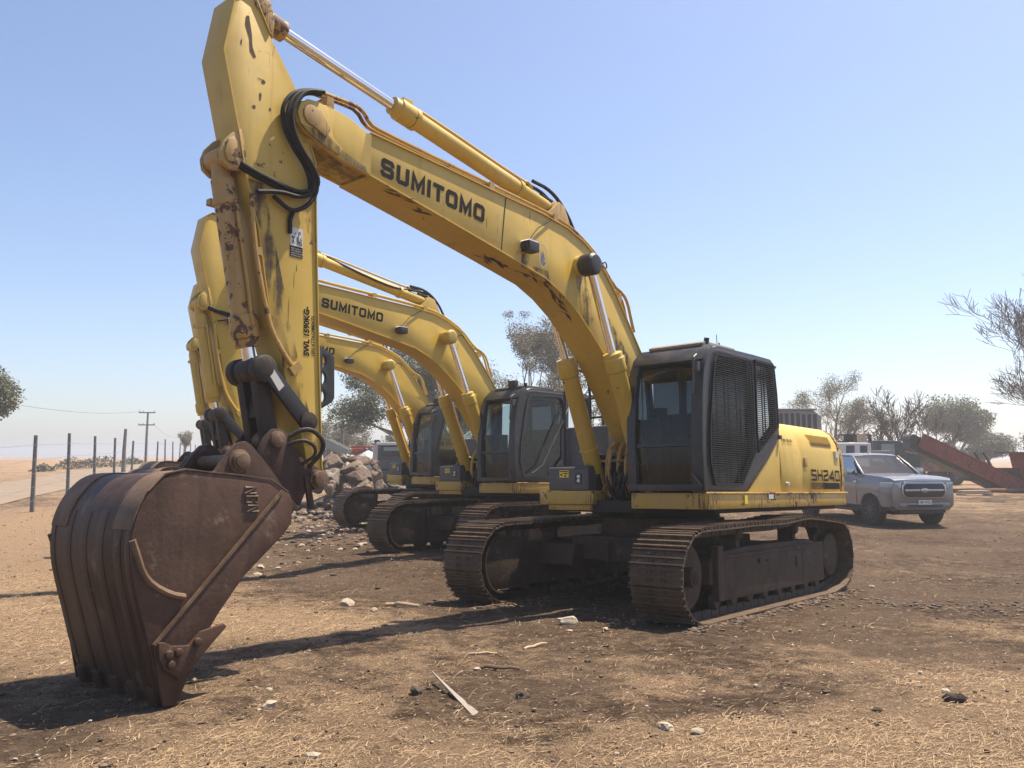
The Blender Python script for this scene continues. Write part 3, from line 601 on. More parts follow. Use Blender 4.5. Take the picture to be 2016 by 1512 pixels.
    for s_ in (1, -1): pin = MB(); pin.lathe((2.02, .235 * s_, 3.825), (0, s_, 0), [(0, .10), (.03, .125), (.17, .125), (.20, .10), (.205, .06)], 22); pin.build('pin_cap', M['black'] if not far else YW, boom, bevel=.005)
    pin = MB(); pin.tube([(1.92, .40, 3.83), (1.80, .41, 3.90), (1.68, .34, 3.84), (1.62, .22, 3.92)], .008, 6, 2); pin.build('grease_line', M['rubber'], boom)
    # boom cylinders
    foot = Vector((.90, 0, 1.30)); pt = Vector((2.02, 0, 3.825)); ax = (pt - foot).normalized()
    for s_ in (1, -1):
        v_ = Vector((0, .335 * s_, 0)); A = foot + v_; c = MB()
        c.lathe(A, ax, [(.0, .09), (.06, .105), (1.50, .105), (1.51, .122), (1.66, .122), (1.67, .112), (1.72, .112)], 22); c.lathe(A - Vector((0, .12, 0)), (0, 1, 0), [(0, .1), (.24, .1)], 18)
        side = Vector((-ax.z, 0, ax.x))
        c.tube([A + ax * .5 + side * .135, A + ax * 1.50 + side * .135, A + ax * 1.6 + side * .14, A + ax * 1.62 + side * .1], .018); c.tube([A + ax * .42 + side * .15 + Vector((0, .06, 0)), A + ax * .46 + side * .15 - Vector((0, .06, 0))], .02)
        c.box(A + ax * 1.62 + side * .1, (.1, .12, .1)); c.lathe(A + ax * .55, ax, [(0, .118), (.03, .118)], 22)
        cy = c.build('boom_cylinder', Y, root, bevel=.006)
        r = MB(); r.cyl(A + ax * 1.72, pt + v_ - ax * .08, .048, n=20); r.build('piston_rod', M['chrome'], cy)
    h = MB()                                                                 # hose loops between cab and tool box
    for i, (v_, u0) in enumerate(((.06, 1.05), (-.02, 1.12), (.14, 1.0), (-.1, 1.05), (.20, 1.1))):
        h.tube([(u0, v_, 1.25), (u0 + .06, v_, 1.55), (u0 + .02, v_ + .01, 1.80), (u0 - .08, v_ + .02, 1.90), (u0 - .18, v_ + .03, 1.80), (u0 - .18, v_, 1.5)], .024, 8, 2)
    h.bx(.98, 1.02, -.48, .34, 1.66, 1.69)
    h.build('hose_pipes', YW, root)
    h = MB()
    for i, v_ in enumerate((.10, -.05, .17, .03)): h.tube([(1.12 - .02 * i, v_, 1.60), (1.20, v_ + .02, 1.40), (1.12, v_ + .06, 1.22), (.9, v_ + .04, 1.15)], .02, 8, 2)
    for i in range(3): h.tube([(1.02 - i * .03, .25 - i * .05, 1.75), (1.15, .22 - i * .06, 1.5), (1.2, .16 - i * .08, 1.3), (1.05, .1, 1.14)], .018, 8, 2)
    h.build('hydraulic_hoses', M['rubber'], root)
    # stick cylinder on the boom
    a0 = Vector((2.30, 0, 4.45)); a1 = Vector((6.135, 0, 5.085)); ax = (a1 - a0).normalized(); c = MB()
    c.lathe(a0, ax, [(.0, .07), (.12, .085), (.16, .085), (2.15, .085), (2.16, .105), (2.33, .105), (2.34, .085), (2.40, .085)], 22); c.lathe(a0 - Vector((0, .09, 0)), (0, 1, 0), [(0, .09), (.18, .09)], 18)
    up = Vector((-ax.z, 0, ax.x)); c.tube([a0 + ax * .34 + up * .10, a0 + ax * .42 + up * .16, a0 + ax * .5 + up * .13, a0 + ax * 1.95 + up * .13, a0 + ax * 2.2 + up * .11], .017, 8, 1); c.box(a0 + ax * 2.25 + up * .09, (.12, .1, .08)); c.lathe(a0 + ax * .55, ax, [(0, .10), (.06, .10)], 22); c.lathe(a0 + ax * 2.1, ax, [(0, .105), (.05, .105)], 22)
    sc = c.build('stick_cylinder', Y, root, bevel=.005)
    c = MB(); c.cyl(a0 + ax * 2.4, a1 - ax * .05, .052, n=20); c.build('piston_rod', M['chrome'], sc)
    c = MB(); c.lathe(a1 - Vector((0, .08, 0)), (0, 1, 0), [(0, .10), (.16, .10)], 20); c.cyl(a1 - ax * .30, a1, .085, .09); c.build('rod_eye', YW, sc, bevel=.006)
    c = MB(); c.prism([(2.05, 4.20), (2.62, 4.27), (2.42, 4.42), (2.30, 4.53), (2.20, 4.5), (2.12, 4.35)], .09, .13); c.prism([(2.05, 4.20), (2.62, 4.27), (2.42, 4.42), (2.30, 4.53), (2.20, 4.5), (2.12, 4.35)], -.13, -.09); c.build('cylinder_bracket', YW, boom, bevel=.005)
    h = MB()
    for v_ in (.06, -.05): h.tube([a0 + ax * .42 + up * .16 + Vector((0, v_, 0)), a0 + ax * .1 + up * .20 + Vector((0, v_, 0)), a0 - ax * .2 + up * .08 + Vector((0, v_, 0)), (1.95, v_ + .04, 4.22)], .021, 8, 2)
    h.tube([a0 + ax * .2 + up * .1, a0 - ax * .1 + up * .12, (2.05, 0, 4.25)], .03, 8, 2)
    h.build('cylinder_hoses', M['rubber'], sc)
    if far:
        h = MB(); h.tube([a0 + ax * 2.2 + up * .11, a0 + ax * 1.6 + up * .02 + Vector((0, .1, 0)), a0 + ax * .8 - up * .02 + Vector((0, .12, 0)), a0 + ax * .3 + up * .13, a0 - ax * .1 + up * .2, (2.0, .05, 4.22)], .018, 8, 2); h.build('cylinder_hoses', M['rubber'], sc)
    # stick
    side = [(6.36, 5.05), (6.30, 5.10), (6.20, 5.09), (6.063, 4.868), (5.78, 4.488), (5.70, 4.20), (5.603, 3.958), (5.575, 3.4), (5.53, 2.625), (5.456, 1.50), (5.43, 1.42), (5.46, 1.35), (5.55, 1.36), (5.614, 1.649), (5.75, 2.02), (5.947, 2.553), (6.089, 3.284), (6.20, 3.62), (6.285, 3.985), (6.44, 4.58)]
    s = MB(); s.prism(side, -.145, .145)
    s.strip([(5.43, 1.42), (5.456, 1.50), (5.53, 2.625), (5.575, 3.4), (5.603, 3.958), (5.66, 4.09)], -.158, .158, .012)
    s.strip([(6.063, 4.868), (6.20, 5.10), (6.28, 5.12), (6.36, 5.06), (6.44, 4.58), (6.285, 3.985), (6.20, 3.62), (6.089, 3.284), (5.947, 2.553)], -.158, .158, .012)
    s.cyl((5.70, -.16, 4.30), (5.70, .16, 4.30), .14)
    if not far:                                                              # bare patches and grease along the front edge
        rr = random.Random(4); s.cur = 1
        def patch(pts): s.add([(a, .1468, b_) for a, b_ in pts], [tuple(range(len(pts)))])
        patch([(6.27, 4.93), (6.245, 4.94), (6.215, 4.80), (6.205, 4.70), (6.17, 4.63), (6.19, 4.62), (6.225, 4.66), (6.235, 4.76), (6.275, 4.86)])
        for u, z, w, h_ in ((6.10, 4.46, .05, .03), (6.12, 4.33, .025, .06), (6.17, 4.23, .03, .025), (6.03, 4.26, .02, .025), (6.30, 4.70, .012, .05), (6.13, 4.47, .05, .008), (5.76, 2.95, .004, .14), (5.74, 3.05, .006, .06), (5.80, 2.7, .004, .2)):
            patch([(u + w * rr.uniform(.3, .6) * math.cos(t) * (1 + .4 * math.sin(3 * t + u * 40)), z + h_ * .55 * math.sin(t)) for t in [2 * math.pi * i / 9 for i in range(9)]])
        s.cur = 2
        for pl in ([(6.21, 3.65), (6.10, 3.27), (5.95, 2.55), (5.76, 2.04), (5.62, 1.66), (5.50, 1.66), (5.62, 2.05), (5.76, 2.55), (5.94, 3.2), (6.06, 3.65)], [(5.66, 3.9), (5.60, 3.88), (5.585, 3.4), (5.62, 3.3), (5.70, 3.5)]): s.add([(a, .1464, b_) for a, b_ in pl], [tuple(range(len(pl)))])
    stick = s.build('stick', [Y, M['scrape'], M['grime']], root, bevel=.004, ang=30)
    e = MB(); ear = [(6.02, 4.86), (6.22, 5.02), (6.24, 5.12), (6.19, 5.19), (6.11, 5.20), (6.05, 5.14), (6.01, 5.02)]
    for v0 in (.105, -.135): e.prism(ear, v0, v0 + .03)
    e.cyl((6.135, -.15, 5.085), (6.135, .15, 5.085), .055); e.prism(disc_poly(6.135, 5.085, .07), .136, .155); e.build('rod_bracket', YW, stick, bevel=.006)
    e = MB(); lug = [(6.27, 4.02), (6.34, 3.97), (6.41, 3.88), (6.435, 3.80), (6.42, 3.72), (6.35, 3.675), (6.25, 3.69), (6.21, 3.80)]
    for v0 in (.11, -.15): e.prism(lug, v0, v0 + .04)
    e.prism([(6.34, 3.93), (6.385, 3.90), (6.405, 3.79), (6.38, 3.73), (6.33, 3.73), (6.30, 3.79), (6.31, 3.90)], .151, .170); e.build('cylinder_lug', YW, stick, bevel=.008)
    e = MB(); br = [(5.52, 2.50), (5.42, 2.477), (5.301, 2.43), (5.278, 2.40), (5.267, 2.07), (5.29, 2.03), (5.398, 1.969), (5.49, 1.96)]
    e.plate(br, [[(5.39 + .035 * math.cos(t) * (1 if math.cos(t) < 0 else .2), z + .052 * math.sin(t)) for t in [2 * math.pi * i / 14 for i in range(14)]] for z in (2.36, 2.22, 2.07)], .02, .05); e.build('lifting_bracket', M['black'], stick, bevel=.003)
    for nm, mt, f_ in (('', '', 0),) if not far else ():
        pass
    if not far:
        l = MB(); text_into(l, 'SWL 1590KG-', (5.598, .1475, 2.365), (.035, 0, 1), (1, 0, 0), .05, (0, 0, 0), .04, .92); text_into(l, 'LESS ATTACHMENTS', (5.548, .1475, 2.37), (.035, 0, 1), (1, 0, 0), .027, (0, 0, 0), .02, .9)
        l.build('load_lettering', M['letter'], stick, raw=True, smooth=False)
        q = lambda a, b_, c_, d_, y: [(a, y, c_), (b_, y, c_), (b_ + .004, y, d_), (a + .004, y, d_)]
        l = MB(); l.add(q(5.806, 5.688, 3.222, 3.372, .1475), [(0, 1, 2, 3)]); l.build('safety_decal', M['decalw'], stick, raw=True)
        l = MB(); l.add(q(5.806, 5.688, 3.135, 3.221, .1475), [(0, 1, 2, 3)])
        P = lambda L: l.tube([(a, .1485, b_) for a, b_ in L], .0028, 4)
        P([(5.725, 3.24), (5.735, 3.30), (5.73, 3.345), (5.712, 3.335)]); P([(5.737, 3.24), (5.747, 3.30)]); P([(5.70, 3.24), (5.708, 3.262), (5.722, 3.262), (5.725, 3.24), (5.70, 3.24)]); P([(5.705, 3.30), (5.715, 3.285), (5.70, 3.275)])
        P([(5.79, 3.24), (5.782, 3.27), (5.79, 3.30), (5.797, 3.285)]); P([(5.782, 3.27), (5.77, 3.245)]); P([(5.79, 3.30), (5.775, 3.285), (5.768, 3.30)]); P([(5.77, 3.32), (5.757, 3.33)])
        l.build('decal_picture', M['letter'], stick, raw=True, smooth=False)
        l = MB()
        for i, t_ in enumerate(('KEEP CLEAR OF', 'ATTACHMENT. DO', 'OPERATE MACHINE', 'WITHIN RANGE.')): text_into(l, t_, (5.799, .1482, 3.196 - i * .0185), (-1, 0, 0), (0, 0, 1), .011, (0, 0, 0), .0, .88)
        l.build('decal_wording', M['decalw'], stick, raw=True, smooth=False)
    p = MB()                                                                 # pipe from the bucket cylinder down the stick
    p.tube([(6.16, .17, 3.52), (6.18, .175, 3.49), (6.17, .175, 3.40), (6.11, .165, 3.05), (6.02, .165, 2.70), (5.95, .165, 2.50), (5.82, .17, 2.32), (5.74, .17, 2.24)], .019, 8, 1); p.box((5.74, .165, 2.25), (.10, .05, .07), Matrix.Rotation(R(40), 3, 'Y')); p.box((6.10, .16, 3.10), (.04, .05, .06))
    p.build('stick_pipe', YW, stick)
    h = MB()                                                                 # hose bundle that swings from the boom tip to the bucket cylinder
    base = [(5.60, 4.545), (5.76, 4.50), (5.865, 4.41), (5.93, 4.27), (5.91, 4.14), (5.83, 4.00), (5.70, 3.88), (5.645, 3.76)]
    e1 = [(5.66, 3.66), (5.78, 3.60), (5.95, 3.60), (6.15, 3.545)]
    e2 = [(5.66, 3.70), (5.80, 3.65), (6.0, 3.68), (6.18, 3.71), (6.29, 3.74)]
    e3 = [(5.64, 3.64), (5.74, 3.54), (5.85, 3.50), (6.0, 3.58)]
    for i, (e_, dv, du) in enumerate(((e1, .225, 0), (e2, .245, -.035), (e3, .205, -.055), (e2, .19, .03))):
        h.tube([(a + du * (.8 if j > 1 else 0), dv, b_ + du * .35) for j, (a, b_) in enumerate(base)] + [(a, min(dv, .21 - .01 * i), b_ - .012 * i) for a, b_ in e_], .018, 9, 2)
    h.tube([(5.80, .165, 3.50), (5.83, .165, 3.42), (5.825, .165, 3.36), (5.822, .16, 3.31)], .02, 6, 1, )
    h.tube([(5.60, -.16, 4.54), (5.78, -.17, 4.47), (5.88, -.18, 4.2), (5.7, -.18, 3.9)], .02, 8, 2)
    h.build('hydraulic_hoses', M['rubber'], stick)
    # bucket cylinder and linkage
    a0 = Vector((6.355, 0, 3.79)); a1 = Vector((6.015, 0, 2.215)); ax = (a1 - a0).normalized(); c = MB()
    c.lathe(a0, ax, [(.02, .07), (.14, .075), (.16, .088), (1.18, .088), (1.19, .108), (1.36, .108), (1.37, .09), (1.43, .09)], 22); c.lathe(a0 - Vector((0, .1, 0)), (0, 1, 0), [(0, .078), (.2, .078)], 18)
    up = Vector((ax.z, 0, -ax.x)) * -1; c.lathe(a0 + ax * .30, ax, [(0, .10), (.05, .10)], 22); c.box(a0 + ax * .33 + Vector((.06, -.08, 0)), (.08, .06, .05))
    c.tube([a0 + ax * .32 + Vector((-.02, .11, 0)), a0 + ax * 1.0 + Vector((-.01, .112, 0)), a0 + ax * 1.28 + Vector((0, .11, 0))], .016)
    bc = c.build('bucket_cylinder', YW, root, bevel=.005)
    c = MB(); c.cyl(a0 + ax * 1.43, a1, .05, n=18); c.build('piston_rod', M['chrome'], bc)
    c = MB(); c.lathe(a1 - Vector((0, .20, 0)), (0, 1, 0), [(0, .095), (.01, .105), (.08, .105), (.085, .08), (.10, .08), (.105, .095), (.30, .095), (.305, .08), (.32, .08), (.325, .105), (.395, .105), (.40, .09), (.41, .05)], 22); c.build('link_pin', M['steel'], root, bevel=.004)
    def bar(mb, p, q, w, v0, v1):
        p = Vector(p); q = Vector(q); d = (q - p).normalized(); nn = Vector((-d.y, d.x)) * w / 2; k = []
        for i in range(9): t = math.pi * i / 8; k.append(tuple(q + d * (w / 2 * math.sin(t)) + nn * math.cos(t)))
        for i in range(9): t = math.pi * i / 8; k.append(tuple(p - d * (w / 2 * math.sin(t)) - nn * math.cos(t)))
        mb.prism(k, v0, v1)
    for v0 in (.165, -.205):
        c = MB(); bar(c, (6.005, 2.22), (5.63, 1.84), .125, v0, v0 + .04); lk = c.build('side_link', M['black'], root, bevel=.006)
        c = MB(); v1 = .205 if v0 > 0 else -.205; c.lathe((5.63, v1, 1.84), (0, 1 if v0 > 0 else -1, 0), [(0, .075), (.02, .075), (.025, .045), (.03, .02)], 18); c.build('link_boss', M['steel'], lk)
        if v0 > 0 and not far: c = MB(); c.add([(5.95, .2065, 2.215), (5.98, .2065, 2.16), (5.90, .2065, 2.055), (5.855, .2065, 2.10)], [(0, 1, 2, 3)]); c.build('link_sticker', M['decalw'], lk, raw=True)
    c = MB()
    for v0 in (.05, -.14): bar(c, (6.01, 2.20), (5.90, 1.69), .115, v0, v0 + .09)
    c.box((5.955, 0, 1.95), (.07, .2, .18)); c.build('bucket_link', M['steel'], root, bevel=.008)
    hk = [(6.03, 1.52), (6.05, 1.60), (6.00, 1.70), (5.94, 1.77), (5.86, 1.775), (5.80, 1.74), (5.752, 1.66), (5.65, 1.55), (5.47, 1.47), (5.43, 1.42), (5.43, 1.37), (5.48, 1.33), (5.62, 1.31), (5.67, 1.20), (5.79, 1.28), (5.97, 1.46)]
    c = MB(); c.prism(hk, .155, .195); c.prism(hk, -.195, -.155); c.prism([(5.95, 1.50), (6.0, 1.6), (5.85, 1.66), (5.7, 1.5), (5.66, 1.3), (5.75, 1.28)], -.155, .155)
    c.box((5.60, .20, 1.30), (.05, .03, .26), Matrix.Rotation(R(12), 3, 'Y')); qh = c.build('quick_hitch', M['hitch'], root, bevel=.008)
    for u, z, vv, r_ in ((5.895, 1.695, .23, .05), (5.525, 1.40, .27, .062)):
        c = MB(); c.lathe((u, -vv, z), (0, 1, 0), [(0, r_ * .6), (.005, r_), (vv - .222, r_), (vv - .22, r_ + .012), (vv + .22, r_ + .012), (vv + .222, r_), (2 * vv - .005, r_), (2 * vv, r_ * .6)], 20); c.build('hitch_pin', M['bucket_edge'], qh)
    c = MB(); c.tube([(5.82, .17, 1.70), (5.66, .24, 1.80), (5.52, .25, 1.72), (5.50, .24, 1.62), (5.60, .2, 1.50)], .018, 8, 2); c.tube([(5.80, .19, 1.66), (5.70, .25, 1.70), (5.60, .26, 1.66), (5.58, .25, 1.58), (5.66, .2, 1.52)], .014, 8, 2); c.build('hitch_hose', M['steel'], qh)
    # bucket
    shell = [(6.06, 1.29), (6.20, 1.375), (6.45, 1.405), (6.66, 1.42), (6.82, 1.435), (6.95, 1.405), (7.05, 1.30), (7.115, 1.17), (7.14, 1.02), (7.13, .86), (7.09, .70), (7.03, .5), (6.97, .29), (6.88, .03)]
    inner = [(6.845, .04), (6.62, .45), (6.568, .531), (6.392, .757), (6.094, 1.02), (6.04, 1.09), (6.035, 1.22)]
    for _ in range(2):
        q_ = [shell[0]]
        for a, b_ in zip(shell, shell[1:]): q_ += [(a[0] * .75 + b_[0] * .25, a[1] * .75 + b_[1] * .25), (a[0] * .25 + b_[0] * .75, a[1] * .25 + b_[1] * .75)]
        shell = q_ + [shell[-1]]
    bk = MB(); bk.strip(shell, -.585, .585, -.022); b0 = bk.build('bucket', M['bucket'], root, bevel=.003)
    for s_ in (1, -1):
        c = MB(); c.prism(shell + inner, .578 * s_, .602 * s_)
        c.prism([(6.06, 1.29), (6.13, 1.315), (6.985, .40), (6.90, .03), (6.82, .02)] + inner[1:], .602 * s_, .622 * s_)
        sp = c.build('side_plate', M['bucket'], b0, bevel=.004)
        c = MB(); c.prism([(6.964, .41), (6.955, .32), (6.92, .25), (6.815, .17), (6.73, .25), (6.52, .455), (6.54, .475), (6.695, .445), (6.77, .37), (6.87, .38), (6.93, .41)], .622 * s_, .655 * s_)
        for u, z in ((6.90, .335), (6.84, .34), (6.885, .275), (6.72, .385)): c.cyl((u, .655 * s_, z), (u, .68 * s_, z), .03, .024, 10)
        c.build('side_cutter', M['bucket'], b0, bevel=.006)
        c = MB(); c.tube([(7.135, .606 * s_, 1.02), (7.10, .606 * s_, .93), (7.06, .606 * s_, .82), (6.995, .606 * s_, .745), (6.88, .606 * s_, .68), (6.79, .606 * s_, .658)], .022, 8, 1); c.build('wear_bar', M['bucket_edge'], b0)
    c = MB(); c.strip([(6.985, .405), (6.13, 1.318)], .622, .634, .02); c.strip([(6.06, 1.300), (6.20, 1.385), (6.45, 1.413), (6.66, 1.428), (6.82, 1.443), (6.95, 1.412), (7.05, 1.306)], .585, .606, .008); c.build('weld_bead', M['bucket_edge'], b0)
    c = MB()
    for v0 in (-.58, -.36, -.12, .12, .36, .515): c.strip(shell[29:], v0, v0 + (.065 if abs(v0) > .5 else .10), .003)
    c.build('wear_strip', M['bucket'], b0, bevel=.004)
    c = MB()
    for v0 in (-.59, .34): c.strip(shell[8:33], v0, v0 + .25, .010)
    c.build('top_wrapper', M['bucket_top'], b0, bevel=.003)
    for i in range(5):
        v_ = -.5 + .25 * i; c = MB(); c.box((6.87, v_, .06), (.09, .11, .16), Matrix.Rotation(R(18), 3, 'Y')); c.box((6.835, v_, -.06), (.055, .085, .16), Matrix.Rotation(R(14), 3, 'Y'), .9); c.build('bucket_tooth', M['bucket'], b0, bevel=.008)
    c = MB(); er = [(6.55, 1.40), (6.42, 1.45), (6.33, 1.58), (6.27, 1.645), (6.20, 1.665), (6.15, 1.64), (6.0, 1.49), (5.84, 1.30), (5.74, 1.20), (5.80, 1.13), (5.98, 1.16), (6.10, 1.28)]
    for v0 in (.225, -.265): c.prism(er, v0, v0 + .04)
    c.build('bucket_ear', M['bucket'], b0, bevel=.006)
    c = MB()
    for s_ in (1, -1):
        c.lathe((6.245, .225 * s_, 1.52), (0, s_, 0), [(0, .085), (.05, .085), (.055, .065), (.075, .065), (.08, .05), (.10, .05), (.105, .02)], 20)
    c.cyl((6.245, -.25, 1.52), (6.245, .25, 1.52), .05); c.build('ear_pin', M['bucket_edge'], b0)
    if not far:
        l = MB()
        for ch, z in (('N', 1.335), ('G', 1.275), ('N', 1.215)):
            gw, st = GL[ch]
            for pl in st: l.tube([(6.40 - .085 * b_ + (1.335 - z) * -.2, .606, z - a * .05) for a, b_ in pl], .0065, 6)
        l.build('welded_letters', M['bucket_edge'], b0)
    return root
M['dustcab'] = paint('dusty_hatch_paint', (.20, .17, .14), (.30, .25, .20), chips=.8, dustamt=.6)
M['hitch'] = rusty('hitch_rust', (.042, .022, .016), (.062, .035, .026), (.12, .08, .058), .75, 3)
M['bucket_top'] = rusty('bucket_dusty_lit_strap', (.13, .085, .056), (.18, .12, .082), (.27, .20, .145), .8, 4)  # dusty straps, paler because sunlight on the bucket top is put into the colour

# ------------------------------------------------------------------ machine frames (fitted to the photograph)
def frame(o, f, l, n):
    f = Vector(f); l = Vector(l); n = Vector(n)
    m = Matrix((f, l, n)).transposed().to_4x4(); m.translation = Vector(o); return m
MX1 = frame((1.9323, 10.7564, 0), (-.6508, -.7586, .0308), (.7592, -.6501, .0272), (-.0006, .0411, .9992))
MX2 = frame((.119, 15.966, -.046), (-.7292, -.6836, .0306), (.6840, -.7290, .0235), (.0064, .0379, .9993))
MX3 = frame((-1.53, 20.458, -.04), (-.7985, -.6006, .0393), (.6012, -.7990, .0067), (.0274, .0290, .9992))

# ------------------------------------------------------------------ ground
def ss(a, b, x):
    t = min(1, max(0, (x - a) / (b - a))); return t * t * (3 - 2 * t)
def plane_z(m, x, y):
    n = m.col[2]; o = m.translation; return o.z - (n.x * (x - o.x) + n.y * (y - o.y)) / n.z
def terrain0(x, y):
    yy = max(-3, min(y, 13.5)); z = -.0411 * (yy - 10.76)
    if y > 13.5: z += .115 * ss(13.5, 30, y)
    if y > 16:
        w = ss(.12, .42, -x / y); z += w * min(1.25, .0165 * (y - 16))
    for m in (MX2, MX3):
        d = math.hypot(x - m.translation.x, y - m.translation.y)
        if d < 5.2: z += (plane_z(m, x, y) - z) * (1 - ss(2.6, 5.2, d))
    return z
def terrain(x, y):
    z = terrain0(x, y); r = math.hypot(x, y)
    z += .035 * noise.noise(Vector((x * .55, y * .55, 3.1))) * ss(0, 4, r)
    if r > 30: z += .25 * ss(40, 160, r) * noise.noise(Vector((x * .02, y * .02, 7)))
    return z
BLOBS = [  # straw patches (x, y, radius, amount)
 (.62, 4.2, 1.0, .65), (1.6, 4.25, .8, .5), (2.6, 4.4, 1.1, .5), (-1.35, 4.2, .55, .65), (-2.2, 8.6, 1.2, .65), (-5.2, 7.4, 1.8, .7), (-3.9, 8.6, 1.2, .5), (3.3, 5.6, .6, .35), (2.7, 6.0, .8, .3), (1.05, 6.0, .7, .25), (-7.5, 12.0, 3.2, .75), (-12, 20, 6, .75), (4.6, 8.2, 1.2, .35),(-.9, 5.6, .6, .2),
 (.1, 4.9, .9, -.35), (1.0, 5.0, .8, -.25), (-.3, 5.9, .8, -.3), (1.9, 5.4, .6, -.45), (1.9, 10.8, 3.6, -.8), (.2, 16, 4.2, -.8), (-1.5, 20.5, 4.5, -.7), (-2.2, 12.8, 2.0, -.45), (7, 17, 6, -.45), (12, 22, 6, -.4), (-3.0, 4.6, .8, -.3), (4.4, 6.4, .9, -.3), (5.5, 10.5, 2.2, -.3)]
def straw(x, y):
    v = .43 + .42 * noise.noise(Vector((x * .9, y * .9, 11))) + .25 * noise.noise(Vector((x * 2.6, y * 2.6, 5)))
    for bx, by, br, a in BLOBS:
        d = math.hypot(x - bx, y - by) / br
        if d < 1.6: v += a * (1 - ss(.3, 1.6, d))
    if y > 25: v += .25 * ss(25, 60, y)
    return v
gm = MB(); NX, NY = 430, 470
def warp(t, a, b): return a * math.sinh(t * b) / math.sinh(b)
xs = [warp(-1 + 2 * i / (NX - 1), 1500, 8.2) for i in range(NX)]
xs = [x if abs(x) > 9 else x for x in xs]
ys = [6 + warp(-1 + 2 * i / (NY - 1), 1500, 7.9) for i in range(NY)]
vs = []; sv = []
for y in ys:
    for x in xs:
        z = terrain(x, y)
        if math.hypot(x, y) < 26:
            z += .018 * noise.noise(Vector((x * 2.3, y * 2.3, 1))) + .012 * noise.noise(Vector((x * 6.1, y * 6.1, 2)))
        vs.append((x, y, z)); sv.append(straw(x, y) if abs(x) < 300 and abs(y) < 300 else .6)
me = bpy.data.meshes.new('ground'); me.from_pydata(vs, [], [(j * NX + i, j * NX + i + 1, (j + 1) * NX + i + 1, (j + 1) * NX + i) for j in range(NY - 1) for i in range(NX - 1)])
at_ = me.attributes.new('straw', 'FLOAT', 'POINT'); at_.data.foreach_set('value', sv)
me.polygons.foreach_set('use_smooth', [True] * len(me.polygons))
m, n, p = newmat('dry_dirt_and_straw'); co = obco(n)
a = N(n, 'ShaderNodeAttribute', attribute_name='straw').outputs['Fac']
fine = noise_node(n, co, 30, 9, .75); mid = noise_node(n, co, 6, 8, .7); big = noise_node(n, co, .45, 5); huge = noise_node(n, co, .11, 4)
fleck = noise_node(n, co, 120, 3, .6); fleck2 = noise_node(n, co, 75, 4, .65, (1, 2.6, 1)); clump = noise_node(n, co, 1.5, 8, .72)
dirt = mixc(n, ramp(n, mid, .36, .64), (.068, .043, .027), (.146, .100, .067)); dirt = mixc(n, mul(n, ramp(n, big, .40, .64), .7), dirt, (.182, .128, .088))
dirt = mixc(n, mul(n, ramp(n, fine, .53, .66), .75), dirt, (.235, .165, .105)); dirt = mixc(n, ramp(n, fine, .46, .36), dirt, (.034, .023, .015))
st = mixc(n, ramp(n, fleck2, .36, .66), (.19, .122, .074), (.50, .35, .22)); st = mixc(n, mul(n, ramp(n, fleck, .55, .68), .6), st, (.52, .39, .235))
body = mul(n, mul(n, a, mul(n, mul(n, clump, -.5, 'ADD'), 1.9), 'ADD'), mul(n, mul(n, mid, -.5, 'ADD'), 1.2), 'ADD')
cover = mul(n, ramp(n, body, .34, .98), 1.0); grain = ramp(n, mul(n, fleck2, mul(n, body, .30), 'ADD'), .60, .74); chaff = ramp(n, mul(n, fleck, mul(n, body, .10), 'ADD'), .66, .74)
fac = mul(n, mul(n, mul(n, cover, .72), grain, 'MAXIMUM'), mul(n, chaff, .85), 'MAXIMUM')
n.links.new(mixc(n, fac, dirt, st), p.inputs['Base Color']); p.inputs['Roughness'].default_value = .95; p.inputs['Specular IOR Level'].default_value = .12
bump(n, p, mul(n, mul(n, fine, mul(n, fleck2, .35), 'ADD'), mul(n, mid, 1.2), 'ADD'), .07, 1.0)
me.materials.append(m); go = bpy.data.objects.new('ground', me); COL.objects.link(go); go['kind'] = 'structure'

def gz(x, y): return terrain(x, y)
# gravel road beyond the fence
rd = MB(); k = 0; pts = []
for i in range(60):
    y = 14 + i * 3.2; xm = -9.6 - .30 * y
    pts.append((xm, y))
for (x, y) in pts:
    for j in range(9): o = -2.1 + 4.2 * j / 8 ; rd.v.append((x - 1.2 + o, y + o * .3, gz(x - 1.2 + o, y + o * .3) + .035 - .02 * (abs(o) / 2.6) ** 2))
rd.f = [(i * 9 + j, i * 9 + j + 1, (i + 1) * 9 + j + 1, (i + 1) * 9 + j) for i in range(59) for j in range(8)]; rd.mi = [0] * len(rd.f)
tag(rd.build('gravel_road', plain('road_gravel', (.20, .155, .11), .95, var=.3, scale=1.5), raw=True), kind='structure')

# straw blades and litter lying on the soil near the camera
rnd = random.Random(3); sb = MB()
m_straw = [plain('straw_pale', (.345, .242, .142), .9, var=.55, scale=30), plain('straw_brown', (.22, .145, .08), .85, var=.3, scale=40)]
def blade(x, y, ln, wd, th, lift, bend):
    z = gz(x, y) + .018 * noise.noise(Vector((x * 2.3, y * 2.3, 1))) + .012 * noise.noise(Vector((x * 6.1, y * 6.1, 2))) + .004
    c, s_ = math.cos(th), math.sin(th); i0 = len(sb.v); px, py = -s_ * wd, c * wd
    for t, w in ((0, 1), (.5, .9), (1, .25)):
        q = ln * t; h = lift * math.sin(t * 1.9) ; b2 = bend * t * t
        X = x + c * q - s_ * b2; Y = y + s_ * q + c * b2
        sb.v += [(X + px * w, Y + py * w, z + h + wd * .5), (X - px * w, Y - py * w, z + h)]
    mi = 0 if rnd.random() < .7 else 1
    for q in (0, 2): sb.f.append((i0 + q, i0 + q + 1, i0 + q + 3, i0 + q + 2)); sb.mi.append(mi)
cnt = 0
